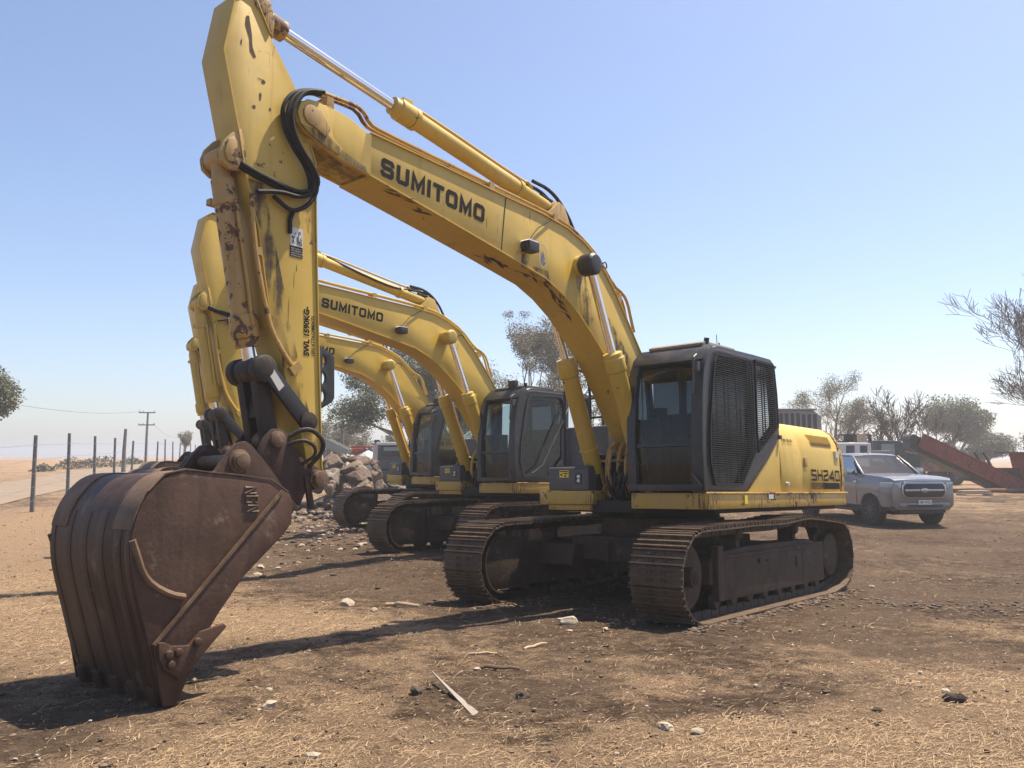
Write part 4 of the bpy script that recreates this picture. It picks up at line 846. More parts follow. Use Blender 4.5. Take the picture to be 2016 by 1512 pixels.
while cnt < 60000:
    r = 2.3 + 13 * rnd.random() ** 1.5; th = R(90) + R(rnd.uniform(-42, 42)); x = r * math.cos(th); y = r * math.sin(th)
    d = straw(x, y)
    if rnd.random() > .75 * ss(.35, 1.15, d + .5 * noise.noise(Vector((x * 5, y * 5, 9)))) + .05: continue
    k = rnd.random()
    blade(x, y, rnd.uniform(.008, .034) * (1 + 2.6 * k ** 8) * (1 + .05 * r), rnd.uniform(.0006, .0016) * (1 + .09 * r), rnd.gauss(.4, 1.1), rnd.uniform(.0, .010) if k < .93 else rnd.uniform(.01, .04), rnd.uniform(-.012, .012)); cnt += 1
tag(sb.build('dry_straw', m_straw, raw=True, smooth=False), kind='stuff')
# clods and small stones
cb = MB(); ico = bmesh.new(); bmesh.ops.create_icosphere(ico, subdivisions=1, radius=1); iv = [v.co.copy() for v in ico.verts]; fi = [tuple(v.index for v in f.verts) for f in ico.faces]; ico.free()
def clod(x, y, r, mi):
    z = gz(x, y); o = rnd.uniform(0, 50); a = rnd.uniform(.6, 1.4); b = rnd.uniform(.35, .75); ca, sa = math.cos(o), math.sin(o); i0 = len(cb.v)
    for v in iv:
        k = r * (1 + .45 * noise.noise(v * 1.3 + Vector((o, o, 0)))); X, Y = v.x * k * a, v.y * k
        cb.v.append((x + X * ca - Y * sa, y + X * sa + Y * ca, z + v.z * k * b + r * .15))
    cb.f += [tuple(i + i0 for i in f) for f in fi]; cb.mi += [mi] * len(fi)
for _ in range(9500):
    r = 2.4 + 26 * rnd.random() ** 1.7; th = R(90) + R(rnd.uniform(-40, 40)); clod(r * math.cos(th), r * math.sin(th), rnd.choice((.5, .8, 1)) * rnd.uniform(.004, .014) * (1 + .04 * r) * (2.0 if rnd.random() < .06 else 1), rnd.choice((0, 0, 1, 1, 2)))
for _ in range(260):   # rubble strip at the right
    x = rnd.gauss(5.6, 1.1); y = 9.4 + (x - 5.6) * -.35 + rnd.gauss(0, .35); clod(x, y, rnd.uniform(.008, .035), rnd.choice((0, 1, 3)))
for _ in range(800):   # churned soil around machines and boulders
    x = rnd.gauss(-4.2, 1.6); y = rnd.gauss(19.5, 2.6); clod(x, y, rnd.uniform(.02, .07), rnd.choice((0, 0, 1, 2)))
for _ in range(1500):   # crumbs of soil pushed up along the tracks
    sd = rnd.choice((1, -1)); u = rnd.uniform(-2.2, 2.5); v = sd * (1.295 + rnd.choice((1, -1)) * (.31 + abs(rnd.gauss(0, .10)))); q = MX1 @ Vector((u, v, 0)); clod(q.x, q.y, rnd.uniform(.008, .034), rnd.choice((0, 0, 1)))
tag(cb.build('gravel', [plain('clod_dark', (.075, .052, .038), .95, var=.4), plain('clod_brown', (.16, .11, .075), .95, var=.3), plain('stone_pale', (.34, .28, .22), .9, var=.3), plain('stone_grey', (.10, .085, .072), .9, var=.3)], raw=True, smooth=False), kind='stuff')

# things lying on the ground
M['stone_w'] = plain('white_stone', (.34, .285, .22), .9, var=.3, scale=20, bmp=.01); M['clod'] = plain('dark_clod', (.06, .045, .035), .95, var=.4, scale=20, bmp=.02)
def stone(name, x, y, r, seed, mat, label, cat, grp=None):
    b = MB(); b.blob((0, 0, r[2] * .45), r, seed, 2, .35); o = b.build(name, mat); o.location = (x, y, gz(x, y)); o.rotation_euler.z = seed; tag(o, label, cat, grp); return o

def ray(px, py, Y):    # a point seen at picture position (px, py) lies at this spot when it stands Y metres ahead
    t = Y; return Vector(((px - 1008) / 1636 * t, Y, CAM_Z + (900 - py) / 1636 * t))
def onground(px, Y): x = (px - 1008) / 1636 * Y; return Vector((x, Y, gz(x, Y)))

# ------------------------------------------------------------------ the three excavators
ex1 = excavator(MX1, True, False)
tag(ex1, 'big dusty yellow excavator with wire guards on its cab, nearest to the camera', 'excavator', 'excavators parked in a row')
ex2 = excavator(MX2, False, True)
tag(ex2, 'middle yellow excavator of the row, standing between the big dusty one and the farthest one', 'excavator', 'excavators parked in a row')
ex3 = copy_tree(ex2); ex3.matrix_world = MX3
M['yellow_last'] = paint('yellow_vivid_paint', (.50, .315, .022), (.55, .36, .03), chips=.71, dustamt=.12, streak=.15, rough=.34)
def remat(o, a, b):
    if o.type == 'MESH':
        for sl_ in o.material_slots:
            if sl_.material == a: sl_.link = 'OBJECT'; sl_.material = b
    for ch in o.children: remat(ch, a, b)
remat(ex3, M['yellow_new'], M['yellow_last'])
tag(ex3, 'farthest excavator of the row, bright yellow, its tracks beside the boulder pile', 'excavator')

# ------------------------------------------------------------------ loose things on the ground
for (x, y, r, sd, mt, lb, ct) in (
    (-1.89, 9.74, (.10, .07, .05), 1, 'stone_w', 'pale angular stone on the straw beyond the long boom shadow', 'stone'),
    (-1.51, 9.26, (.05, .04, .03), 2, 'stone_w', 'small round white pebble just in front of the pale angular stone', 'stone'),
    (.56, 8.48, (.095, .06, .045), 3, 'stone_w', 'largest white stone, beside the shadow between the two tracks', 'stone'),
    (-1.48, 5.23, (.045, .035, .025), 4, 'stone_w', 'small whitish stone on bare soil near the bucket shadow', 'stone'),
    (.85, 4.76, (.055, .035, .02), 5, 'stone_w', 'flat white stone in the near straw, the left of a close pair', 'stone'),
    (1.01, 4.64, (.04, .028, .018), 6, 'stone_w', 'thin white stone in the near straw, the right of a close pair', 'stone'),
    (.07, 5.44, (.05, .035, .03), 7, 'clod', 'dark clod lying right of the grey metal strip', 'clod'),
    (-.62, 5.58, (.055, .04, .03), 8, 'clod', 'dark crumbly clod lying left of the grey metal strip', 'clod'),
    (2.72, 5.26, (.07, .05, .04), 9, 'clod', 'dark lump of rock on the straw at the right edge of the yard', 'clod'),
    (2.15, 5.05, (.035, .03, .02), 10, 'clod', 'small dark lump left of the larger one at the right edge', 'clod')):
    stone('stone' if ct == 'stone' else 'clod', x, y, r, sd, M[mt], lb, ct, 'stones lying on the yard')
b = MB(); n_ = 9
for i in range(n_):
    t = i / (n_ - 1); w = .006 + .027 * t ** 1.3; z = .006 + .02 * (1 - t) ** 2
    b.v += [(-.5 + t * 1.0, w, z), (-.5 + t, -w, z + .006), (-.5 + t, w, z + .01), (-.5 + t, -w, z + .016)]
for i in range(n_ - 1): a = i * 4; b.f += [(a, a + 1, a + 5, a + 4), (a + 2, a + 6, a + 7, a + 3), (a, a + 4, a + 6, a + 2), (a + 1, a + 3, a + 7, a + 5)]
b.f += [(0, 2, 3, 1), (n_ * 4 - 4, n_ * 4 - 3, n_ * 4 - 1, n_ * 4 - 2)]; b.mi = [0] * len(b.f)
o = b.build('metal_strip', plain('dusty_strip', (.24, .215, .185), .6, var=.25, scale=12)); o.location = (-.37, 5.48, gz(-.37, 5.48)); o.rotation_euler = (0, R(.9), math.atan2(4.97 - 5.99, -.16 + .57)); tag(o, 'grey tapered strip of flat metal lying on the bare soil', 'strip')
def stick(name, p, q, r, mat, lb, seed=0):
    P = Vector((p[0], p[1], gz(*p) + r)); Q = Vector((q[0], q[1], gz(*q) + r)); b = MB(); rr = random.Random(seed); L = Q - P; pts = [Vector((0, 0, 0)) - L / 2]
    for i in range(1, 5): pts.append(L * (i / 5 - .5) + Vector((rr.uniform(-1, 1), rr.uniform(-1, 1), rr.uniform(0, 1))) * r * 1.2)
    pts.append(L / 2); b.tube(pts, r, 7, rs=[r, r * 1.1, r, r * .95, r * .9, r * .7]); o = b.build(name, mat); o.location = (P + Q) / 2; tag(o, lb, 'stick', 'sticks lying on the yard')
M['wood'] = plain('brown_stick', (.14, .085, .055), .85, var=.4, scale=20); M['woodpale'] = plain('pale_stick', (.42, .32, .21), .85, var=.3, scale=20)
stick('stick', (-.24, 6.38), (.06, 6.35), .014, M['wood'], 'short reddish brown stick lying straight on bare soil', 1)
stick('stick', (-1.45, 9.72), (-1.05, 9.6), .02, M['woodpale'], 'pale bone like stick on the straw beyond the boom shadow', 2)
stick('stick', (.1, 7.1), (.3, 7.35), .010, M['woodpale'], 'thin pale twig behind the short brown stick', 3)
stick('stick', (-.35, 6.9), (-.12, 6.92), .010, M['woodpale'], 'thin pale twig left of the brown stick', 4)

# ------------------------------------------------------------------ boulders
M['rock'] = rusty('boulder_rock', (.17, .125, .095), (.26, .20, .15), (.085, .062, .052), .9, 2.2, bmp=.06)
M['rock2'] = rusty('boulder_red_rock', (.12, .082, .066), (.18, .13, .10), (.28, .225, .18), .9, 2.6, bmp=.06)
M['rock3'] = rusty('boulder_grey_rock', (.20, .175, .15), (.30, .26, .215), (.11, .09, .075), .9, 3.0, bmp=.06)
BL = [(657, 914, 36, 34, 26.5, 'tall rounded grey boulder at the top of the pile beside the stick'), (678, 903, 20, 16, 26.8, 'small dark boulder wedged on top of the pile'), (709, 908, 54, 20, 27, 'long pale flat slab on top of the pile'),
 (700, 926, 54, 26, 26, 'dark broad boulder under the pale slab'), (741, 931, 32, 34, 25.5, 'dark squarish boulder at the right end of the pile'), (655, 940, 50, 26, 25.5, 'dark brown wedge shaped boulder low on the pile'),
 (711, 942, 62, 26, 25, 'sloping pale brown boulder in the middle of the pile'), (653, 958, 26, 26, 24.3, 'small white patched boulder at the foot of the pile'), (720, 956, 40, 20, 24.3, 'rounded reddish boulder at the foot of the pile'),
 (789, 955, 50, 16, 24.6, 'pale tan boulder seen under the deck of the farthest excavator'), (638, 920, 22, 22, 26.6, 'boulder half hidden behind the stick at the left of the pile'), (752, 957, 26, 22, 24.6, 'dull brown boulder between the pile and the farthest excavator'),
 (684, 960, 22, 12, 24.0, 'low dark stone between the white patched and the reddish boulder'), (690, 972, 16, 10, 23.6, 'small reddish stone lying in front of the pile'), (738, 912, 22, 18, 27.2, 'greyish boulder behind the squarish one'),
 (625, 948, 40, 40, 25.5, 'broad boulder hidden behind the hitch at the left of the pile'), (670, 950, 44, 30, 26.2, 'brown boulder filling the middle of the pile'), (735, 946, 40, 30, 26.0, 'dark boulder below the squarish one')]
for i, (px, py, w, h, Y, lb) in enumerate(BL):
    c = ray(px, py, Y); k = Y / 1636 / 2; b = MB(); b.blob((0, 0, 0), (w * k * 1.12, w * k, h * k * 1.25), i * 2.7 + 1, 4, .34, i, True)
    o = b.build('boulder', (M['rock'], M['rock3'], M['rock2'], M['rock'])[i % 4], ang=30); o.location = c; tag(o, lb, 'boulder', 'boulders in the pile')
mb = MB()                                                   # earth bank that carries the pile
for i in range(25):
    for j in range(13):
        x = -9 + i * .34; y = 23.4 + j * .5; g = gz(x, y); e = .75 * math.exp(-((x + 4.9) / 1.7) ** 2 - ((y - 26.6) / 1.3) ** 2)
        mb.v.append((x, y, g - .06 + 1.15 * e + .12 * noise.noise(Vector((x * 1.5, y * 1.5, 4))) * min(1, e * 6)))
mb.f = [(j + i * 13, j + (i + 1) * 13, j + (i + 1) * 13 + 1, j + i * 13 + 1) for i in range(24) for j in range(12)]; mb.mi = [0] * len(mb.f)
tag(mb.build('terrain', plain('bank_soil', (.062, .044, .031), .95, var=.5, scale=6, bmp=.05), raw=True), kind='structure')

rb = MB(); rr = random.Random(8)
for i in range(240):
    x = rr.gauss(-5.0, 1.25); y = 25.6 - abs(rr.gauss(0, 1.1)); e = .75 * math.exp(-((x + 4.9) / 1.7) ** 2 - ((y - 26.6) / 1.3) ** 2); q = rr.uniform(.05, .17) * (1.3 if rr.random() < .15 else 1)
    rb.cur = i % 3; rb.blob((x, y, gz(x, y) + 1.1 * e + q * .3), (q * rr.uniform(.8, 1.5), q, q * rr.uniform(.5, .9)), i * 1.3, 1, .4, i, True)
tag(rb.build('rubble', [M['rock'], M['rock3'], M['rock2']], raw=True, smooth=False), kind='stuff')

# ------------------------------------------------------------------ silver ute
M['silver'] = plain('silver_car_paint', (.215, .215, .217), .27, .4, .04, 2); M['silver'].node_tree.nodes['Principled BSDF'].inputs['Coat Weight'].default_value = .6
M['chromeb'] = plain('bright_trim', (.42, .43, .45), .22, 1, .05); M['plastic'] = plain('grey_trim', (.035, .036, .038), .55)
M['lamp'] = plain('car_lamp', (.50, .51, .52), .12, .0, .5, 40); M['tyre'] = plain('tyre_rubber', (.022, .021, .020), .85, var=.4); M['rim'] = plain('alloy_rim', (.085, .085, .09), .45, .5)
def mirror_loft(st, n_top=True):
    mb = MB(); k = len(st[0][1])
    for x, sec in st:
        for (y, z) in sec: mb.v.append((x, y, z))
        for (y, z) in reversed(sec): mb.v.append((x, -y, z))
    w = 2 * k; mb.f = [(i * w + j, i * w + (j + 1) % w, (i + 1) * w + (j + 1) % w, (i + 1) * w + j) for i in range(len(st) - 1) for j in range(w)] + [tuple(range(w)), tuple(range((len(st) - 1) * w, len(st) * w))]; mb.mi = [0] * len(mb.f)
    return mb
def wheel(root, x, y, r, wd, side, spokes=6, name='wheel'):
    t = MB(); t.lathe((x, y - wd / 2 * side, r), (0, side, 0), [(0, r * .62), (.01, r * .93), (.05, r), (wd - .05, r), (wd - .01, r * .93), (wd, r * .66)], 28); w = t.build(name, M['tyre'], root, bevel=.004)
    t = MB(); f = y + wd / 2 * side
    t.lathe((x, f - .06 * side, r), (0, side, 0), [(0, r * .64), (.055, r * .64), (.06, r * .60), (.03, r * .56), (.02, .02)], 28); t.lathe((x, f - .05 * side, r), (0, side, 0), [(0, r * .18), (.05, r * .16), (.055, .02)], 14)
    for i in range(spokes):
        a = 2 * math.pi * i / spokes; t.box((x + math.cos(a) * r * .36, f - .012 * side, r + math.sin(a) * r * .36), (r * .5, .03, r * .075), Matrix.Rotation(-a, 3, 'Y'))
    t.build('rim', M['rim'], w); return w
def make_ute():
    root = empty('pickup_truck'); sec = lambda wb, zb, w, zm, zt, wt: [(0, zb), (wb, zb), (w * .985, zb + .10), (w, zm), (w * .985, zt - .10), (wt, zt), (wt * .6, zt + .02), (0, zt + .03)]
    st = [(.905, sec(.60, .50, .78, .74, 1.10, .70)), (.875, sec(.72, .44, .87, .76, 1.15, .80)), (.76, sec(.80, .40, .93, .82, 1.20, .86)), (.35, sec(.82, .40, .94, .88, 1.235, .88)), (-.2, sec(.82, .42, .94, .92, 1.265, .89)), (-.6, sec(.82, .40, .935, .93, 1.285, .89)), (-2.65, sec(.82, .40, .935, .92, 1.30, .89)), (-2.7, sec(.82, .42, .93, .92, 1.29, .89)), (-4.25, sec(.82, .5, .93, .92, 1.31, .89)), (-4.35, sec(.78, .55, .89, .92, 1.25, .85))]
    body = mirror_loft(st).build('body', M['silver'], root, ang=28)
    gh = [(-.42, .80, 1.19), (-.50, .845, 1.205), (-1.12, .70, 1.74), (-1.30, .69, 1.785), (-1.8, .69, 1.80), (-2.35, .68, 1.775), (-2.45, .68, 1.74), (-2.66, .80, 1.22)]
    r = MB()                                                # roof and pillars
    for x, w, z in ((-1.10, .66, 1.752), (-1.30, .665, 1.79), (-1.8, .67, 1.805), (-2.35, .66, 1.78), (-2.45, .655, 1.75)):
        for v, dz in ((-1, -.03), (-.93, .0), (-.5, .022), (0, .03), (.5, .022), (.93, 0), (1, -.03)): r.v.append((x, w * v * 1.03, z + dz))
        for v in (1, -1): r.v.append((x, w * v, z - .07))
    r.f = [(i * 9 + j, i * 9 + (j + 1) % 9, (i + 1) * 9 + (j + 1) % 9, (i + 1) * 9 + j) for i in range(4) for j in range(9)] + [tuple(range(9)), tuple(range(36, 45))]; r.mi = [0] * len(r.f)
    for s in (1, -1):
        r.tube([(-.40, .84 * s, 1.26), (-.75, .775 * s, 1.50), (-1.12, .69 * s, 1.74)], .038, 6); r.tube([(-1.75, .905 * s, 1.27), (-1.78, .70 * s, 1.76)], .04, 6); r.tube([(-2.66, .88 * s, 1.28), (-2.42, .69 * s, 1.74)], .055, 6)
    r.build('roof', M['silver'], root, bevel=.01)
    g = MB(); g.add([(-.46, -.80, 1.285), (-.40, 0, 1.30), (-.46, .80, 1.285), (-1.12, .66, 1.74), (-1.08, 0, 1.765), (-1.12, -.66, 1.74)], [(0, 1, 4, 5), (1, 2, 3, 4)]); g.build('windscreen', M['carglass'], root, raw=True)
    for s in (1, -1):
        g = MB(); g.add([(-.62, .875 * s, 1.30), (-1.74, .90 * s, 1.30), (-1.77, .70 * s, 1.74), (-1.16, .69 * s, 1.73)], [(0, 1, 2, 3)]); g.build('side_window', M['carside'], root, raw=True)
        g = MB(); g.add([(-1.78, .90 * s, 1.30), (-2.60, .88 * s, 1.30), (-2.40, .69 * s, 1.73), (-1.8, .70 * s, 1.74)], [(0, 1, 2, 3)]); g.build('side_window', M['carside'], root, raw=True)
        g = MB(); g.box((-.72, 1.04 * s, 1.35), (.12, .24, .17)); mi = g.build('mirror', M['chromeb'], root, bevel=.03); g = MB(); g.box((-.735, .93 * s, 1.29), (.06, .1, .05)); g.build('mirror_arm', M['plastic'], mi)
        g = MB(); g.prism([(.918, .64 * s), (.90, .76 * s), (.865, .865 * s), (.76, .93 * s), (.46, .945 * s), (.46, .90 * s), (.7, .84 * s), (.80, .64 * s)], .975, 1.10, 'z'); g.build('headlight', M['lamp'], root, bevel=.012)
        g = MB(); g.box((.80, .70 * s, .60), (.12, .20, .09)); fl = g.build('fog_lamp_recess', M['plastic'], root, bevel=.01); g = MB(); g.cyl((.86, .70 * s, .60), (.872, .70 * s, .60), .035); g.build('fog_lamp', M['lens'], fl)
        for x in (0, -3.22):
            g = MB(); arc = [(x + .47 * math.cos(t), .39 + .47 * math.sin(t)) for t in [math.pi * i / 18 for i in range(19)]]; g.prism(arc + [(x - .47, .36), (x + .47, .36)], .80 * s, .936 * s); g.build('wheel_arch', M['plastic'], root, bevel=.01)
            wheel(root, x, .83 * s, .42, .26, s, 10)
        g = MB(); g.bx(-2.7, -.5, .80 * s, .95 * s, .36, .41); g.build('side_step', M['plastic'], root, bevel=.01)
        g = MB(); g.prism([(-.55, 1.04), (-.78, 1.06), (-.74, 1.12), (-.60, 1.12)], .925 * s, .945 * s); g.build('guard_vent', M['chromeb'], root, bevel=.004)
        g = MB(); g.box((-1.60, .94 * s, 1.12), (.2, .03, .03)); g.build('door_handle', M['chromeb'], root, bevel=.006)
        for x in (-.62, -1.72, -2.62): g = MB(); g.bx(x - .006, x + .006, .915 * s, .934 * s, .52, 1.16); g.build('door_gap', M['plastic'], root)
    g = MB(); g.prism([(-.63, .82), (-.53, .71), (.53, .71), (.63, .82), (.63, 1.02), (.55, 1.11), (-.55, 1.11), (-.63, 1.02)], .80, .925, 'u'); gr = g.build('grille_surround', M['chromeb'], root, bevel=.02)
    g = MB(); g.prism([(-.585, .83), (-.50, .745), (.50, .745), (.585, .83), (.585, 1.0), (.52, 1.075), (-.52, 1.075), (-.585, 1.0)], .82, .932, 'u'); g.build('grille', M['plastic'], gr, bevel=.01)
    g = MB(); g.bx(.925, .942, -.55, .55, .885, .935); g.build('grille_bar', M['chromeb'], gr, bevel=.006)
    g = MB(); g.prism([(.115 * math.cos(2 * math.pi * i / 24), .91 + .055 * math.sin(2 * math.pi * i / 24)) for i in range(24)], .94, .956, 'u'); g.build('badge', M['chromeb'], gr, bevel=.004)
    g = MB(); g.prism([(.93, .50), (.93, .60), (.80, .66), (.72, .66), (.72, .46)], -.72, .72); bp = g.build('front_bumper', M['silver'], root, bevel=.02)
    g = MB(); g.bx(.90, .94, -.50, .50, .50, .565); g.build('lower_intake', M['plastic'], bp)
    g = MB(); g.bx(.935, .95, -.19, .19, .565, .675); pl = g.build('number_plate', M['white'], root); g = MB(); text_into(g, '180 WGU', (.9515, 0, .59), (0, 1, 0), (0, 0, 1), .065, bold=.012, wide=.9, center=True); g.build('plate_lettering', M['letter'], pl, raw=True, smooth=False)
    g = MB(); g.prism([(.86, .36), (.80, .46), (.3, .46), (.3, .34)], -.66, .66); g.build('skid_plate', M['plastic'], root, bevel=.02)
    g = MB(); g.bx(-4.2, .5, -.6, .6, .3, .42); g.build('chassis', M['plastic'], root)
    g = MB(); g.box((-1.55, .38, 1.12), (.5, .5, .7)); g.box((-1.55, -.38, 1.12), (.5, .5, .7)); g.box((-1.62, .38, 1.50), (.12, .26, .2)); g.box((-1.62, -.38, 1.50), (.12, .26, .2)); g.box((-.7, 0, 1.15), (.3, 1.5, .16)); g.build('seats', M['seat'], root, bevel=.05)
    g = MB(); g.tube([(-1.28, -.1, 1.82), (-1.33, -.1, 1.86)], .012); g.build('antenna', M['black'], root)
    return root
ute = make_ute(); hd = math.atan2(-.985, .17); ute.scale = (1, 1, 1.05); ute.rotation_euler = (0, 0, hd); ute.location = (10.40, 22.35, gz(10.5, 23) - .03)
tag(ute, 'silver four door ute parked behind the big excavator, facing the camera', 'ute')

# ------------------------------------------------------------------ far machinery
M['red'] = rusty('conveyor_red', (.21, .042, .032), (.27, .07, .05), (.15, .075, .055), .75, 1.5)
M['rusty'] = rusty('trailer_rust', (.15, .075, .045), (.22, .12, .07), (.10, .06, .045), .85, 2)
M['trk'] = plain('truck_dark_green', (.045, .06, .06), .45); M['wht'] = plain('truck_white', (.62, .60, .57), .5, var=.1); M['darkgl'] = plain('far_glass', (.03, .045, .05), .12)
M['teal'] = plain('far_glass_teal', (.20, .28, .28), .15); M['tan'] = plain('weathered_board', (.42, .33, .24), .8, var=.2); M['orange'] = plain('orange_red_paint', (.42, .09, .04), .55, var=.2); M['grille'] = plain('grey_louvre_paint', (.20, .19, .18), .6)
def obj_at(name, px, Y, rz=0): g = onground(px, Y); return empty(name, loc=g, rz=rz), g.z
# conveyor: x along the belt towards the raised end
t, z0 = obj_at('conveyor', 1925, 42, R(180))
def cv(px, py): q = ray(px, py, 42); return (-(q.x - t.location.x), q.z - z0)
lo, hi = cv(2005, 968), cv(1800, 868); d = Vector((hi[0] - lo[0], 0, hi[1] - lo[1])).normalized(); up = Vector((-d.z, 0, d.x)); up = up if up.z > 0 else -up
A = Vector((lo[0], 0, lo[1])); B = Vector((hi[0], 0, hi[1])); ln = (B - A).length; rot = Matrix((d, Vector((0, 1, 0)), up)).transposed()
for y in (-.55, .55):
    c = MB(); c.box((A + B) / 2 + Vector((0, y, 0)), (ln, .10, .60), rot); c.box((A + B) / 2 + Vector((0, y, 0)) + up * .34, (ln, .22, .07), rot); c.box((A + B) / 2 + Vector((0, y, 0)) - up * .33, (ln, .2, .06), rot); c.build('side_channel', M['red'], t, bevel=.01)
c = MB()
for i in range(14):
    q = A + d * (ln * (i + .5) / 14)
    for y in (-.615, .615): c.box(q + Vector((0, y, 0)), (.06, .05, .44), rot)
    c.box(q - up * .24, (.07, 1.1, .06), rot)
c.build('frame_ribs', M['rusty'], t)
c = MB(); c.box((A + B) / 2 + up * .12 + d * .15, (ln + .4, 1.0, .06), rot); c.box((A + B) / 2 - up * .35 + d * .2, (ln + .3, .95, .40), rot); c.cyl(B + d * .35 + Vector((0, -.5, -.05)), B + d * .35 + Vector((0, .5, -.05)), .18); c.build('belt', M['black'], t)
c = MB()
for i in range(9): c.cyl(A + d * (ln * i / 9) - up * .05 + Vector((0, -.6, 0)), A + d * (ln * i / 9) - up * .05 + Vector((0, .6, 0)), .06, n=10)
c.build('idler_rollers', M['rusty'], t)
c = MB(); hx = lo[0] - 1.2; c.prism([(hx - 1.6, 1.9), (hx + 1.2, 1.95), (hx + 1.05, 1.2), (hx + .7, .75), (hx - 1.3, .75)], -1.0, 1.0); c.build('hopper', M['red'], t, bevel=.02)
c = MB(); c.bx(hx - 1.7, hx + 1.9, -1.02, 1.02, 1.93, 2.0); c.build('hopper_rim', M['rusty'], t)
c = MB(); c.bx(hx - 1.5, hx + 3.9, -.5, .5, .55, .75); c.tube([(hx + 2.6, .4, .7), (hx + 3.3, .4, 2.0)], .06); c.tube([(hx + 2.6, -.4, .7), (hx + 3.3, -.4, 2.0)], .06); c.box((hx + 2.2, 0, .85), (1.4, .8, .7)); c.build('chassis', M['frame'], t)
for x in (hx - .6, hx + .5):
    for s in (1, -1): wheel(t, x, .85 * s, .46, .3, s)
tag(t, 'long red belt conveyor tilted up to the left in front of the far gum trees', 'conveyor')
# trailer
t, z0 = obj_at('flat_trailer', 1842, 53)
c = MB(); c.bx(-2.2, .2, -1.1, 1.1, .85, 1.35); c.bx(.0, 3.6, -.5, .5, .72, .86); c.build('deck', M['rusty'], t, bevel=.01)
c = MB(); c.bx(-1.9, -.1, -1.0, 1.0, 1.37, 1.95); c.build('load_box', M['cabgrey'], t, bevel=.02)
c = MB(); c.prism([(.0, .95), (.3, 1.08), (.8, 1.10), (1.15, .95), (1.15, .9), (.0, .9)], -1.15, 1.15); c.build('mudguard', M['frame'], t)
c = MB(); c.bx(1.7, 2.6, -.8, .8, .30, .80); c.bx(3.0, 3.2, -.4, .4, 0, .75); c.build('trailer_leg', M['frame'], t)
for x in (-.75, .6):
    for s in (1, -1): wheel(t, x, .95 * s, .47, .3, s)
tag(t, 'rusty flat trailer with a dark box on it, standing behind the silver ute', 'trailer')
# bonneted truck
t, z0 = obj_at('bonneted_truck', 1742, 40)
zz = lambda py: CAM_Z + (900 - py) / 1636 * 40 - z0
c = MB(); c.prism([(-.85, .7), (.52, .7), (.52, 1.85), (.30, zz(869)), (-.85, zz(868))], -1.0, 1.0); c.build('cab', M['trk'], t, bevel=.05)
c = MB(); c.prism([(.50, .7), (1.25, .75), (1.25, 1.80), (1.15, 1.90), (.50, 2.02)], -.8, .8); c.build('bonnet', M['trk'], t, bevel=.06)
for s in (1, -1):
    c = MB(); c.prism([(-.7, 1.75), (-.05, 1.75), (-.05, 2.35), (-.66, 2.35)], .985 * s, 1.012 * s); c.build('side_window', M['teal'], t); c = MB(); c.prism([(.02, 1.75), (.46, 1.75), (.28, 2.33), (.02, 2.35)], .985 * s, 1.012 * s); c.build('side_window', M['darkgl'], t)
    wheel(t, .85, .9 * s, .5, .28, s); wheel(t, -1.9, .9 * s, .5, .28, s)
c = MB(); c.bx(-4.2, 1.3, -.45, .45, .55, .78); c.bx(-4.3, -.9, -1.1, 1.1, .95, 1.2); c.build('tray', M['frame'], t)
c = MB(); c.add([(.53, -.85, 1.9), (.53, .85, 1.9), (.34, .8, 2.38), (.34, -.8, 2.38)], [(0, 1, 2, 3)]); c.build('windscreen', M['darkgl'], t, raw=True)
tag(t, 'dark green bonneted truck standing behind the ute roof', 'truck')
# white cab truck with stack and leaning board
t, z0 = obj_at('flat_nosed_truck', 1664, 35); zz = lambda py: CAM_Z + (900 - py) / 1636 * 35 - z0
c = MB(); c.bx(-1.1, .60, -1.1, 1.1, .8, zz(873)); c.build('cab', M['wht'], t, bevel=.08)
for x0, x1 in ((-.45, -.10), (.12, .42)):
    c = MB(); c.bx(x0, x1, -1.112, -1.095, zz(900), zz(878)); c.build('side_window', M['darkgl'], t, bevel=.03)
c = MB(); c.bx(.62, 1.4, -1.0, 1.0, .8, zz(888)); c.build('engine_cover', M['grille'], t, bevel=.04)
c = MB(); c.cyl((.62, -.9, 1.3), (.62, -.9, zz(857)), .07); c.build('exhaust_stack', M['black'], t)
c = MB(); c.bx(-.25, .22, -.6, .4, zz(871), zz(869)); c.bx(.06, .22, -.6, .4, zz(869), zz(858)); c.bx(-.25, .22, -.6, .4, zz(858), zz(856)); c.build('roof_rack', M['black'], t)
c = MB(); c.bx(-2.5, 2.6, -1, 1, .6, .85); c.build('chassis', M['frame'], t)
for s in (1, -1): wheel(t, -.3, .9 * s, .48, .28, s); wheel(t, 2.0, .9 * s, .48, .28, s)
tag(t, 'white truck cab with an upright black exhaust stack, half hidden by the excavator hood', 'truck')
b = MB(); b.box((0, 0, 1.35), (.40, .5, 2.75), Matrix.Rotation(R(-14), 3, 'Y')); b.box((-.14, -.28, 1.37), (.12, .06, 2.8), Matrix.Rotation(R(-14), 3, 'Y'))
o = b.build('loading_ramp', M['tan'], bevel=.02); g = onground(1704, 36); o.location = (g.x, g.y, g.z + .05); tag(o, 'tan weathered ramp board leaning upright between the two trucks', 'ramp')
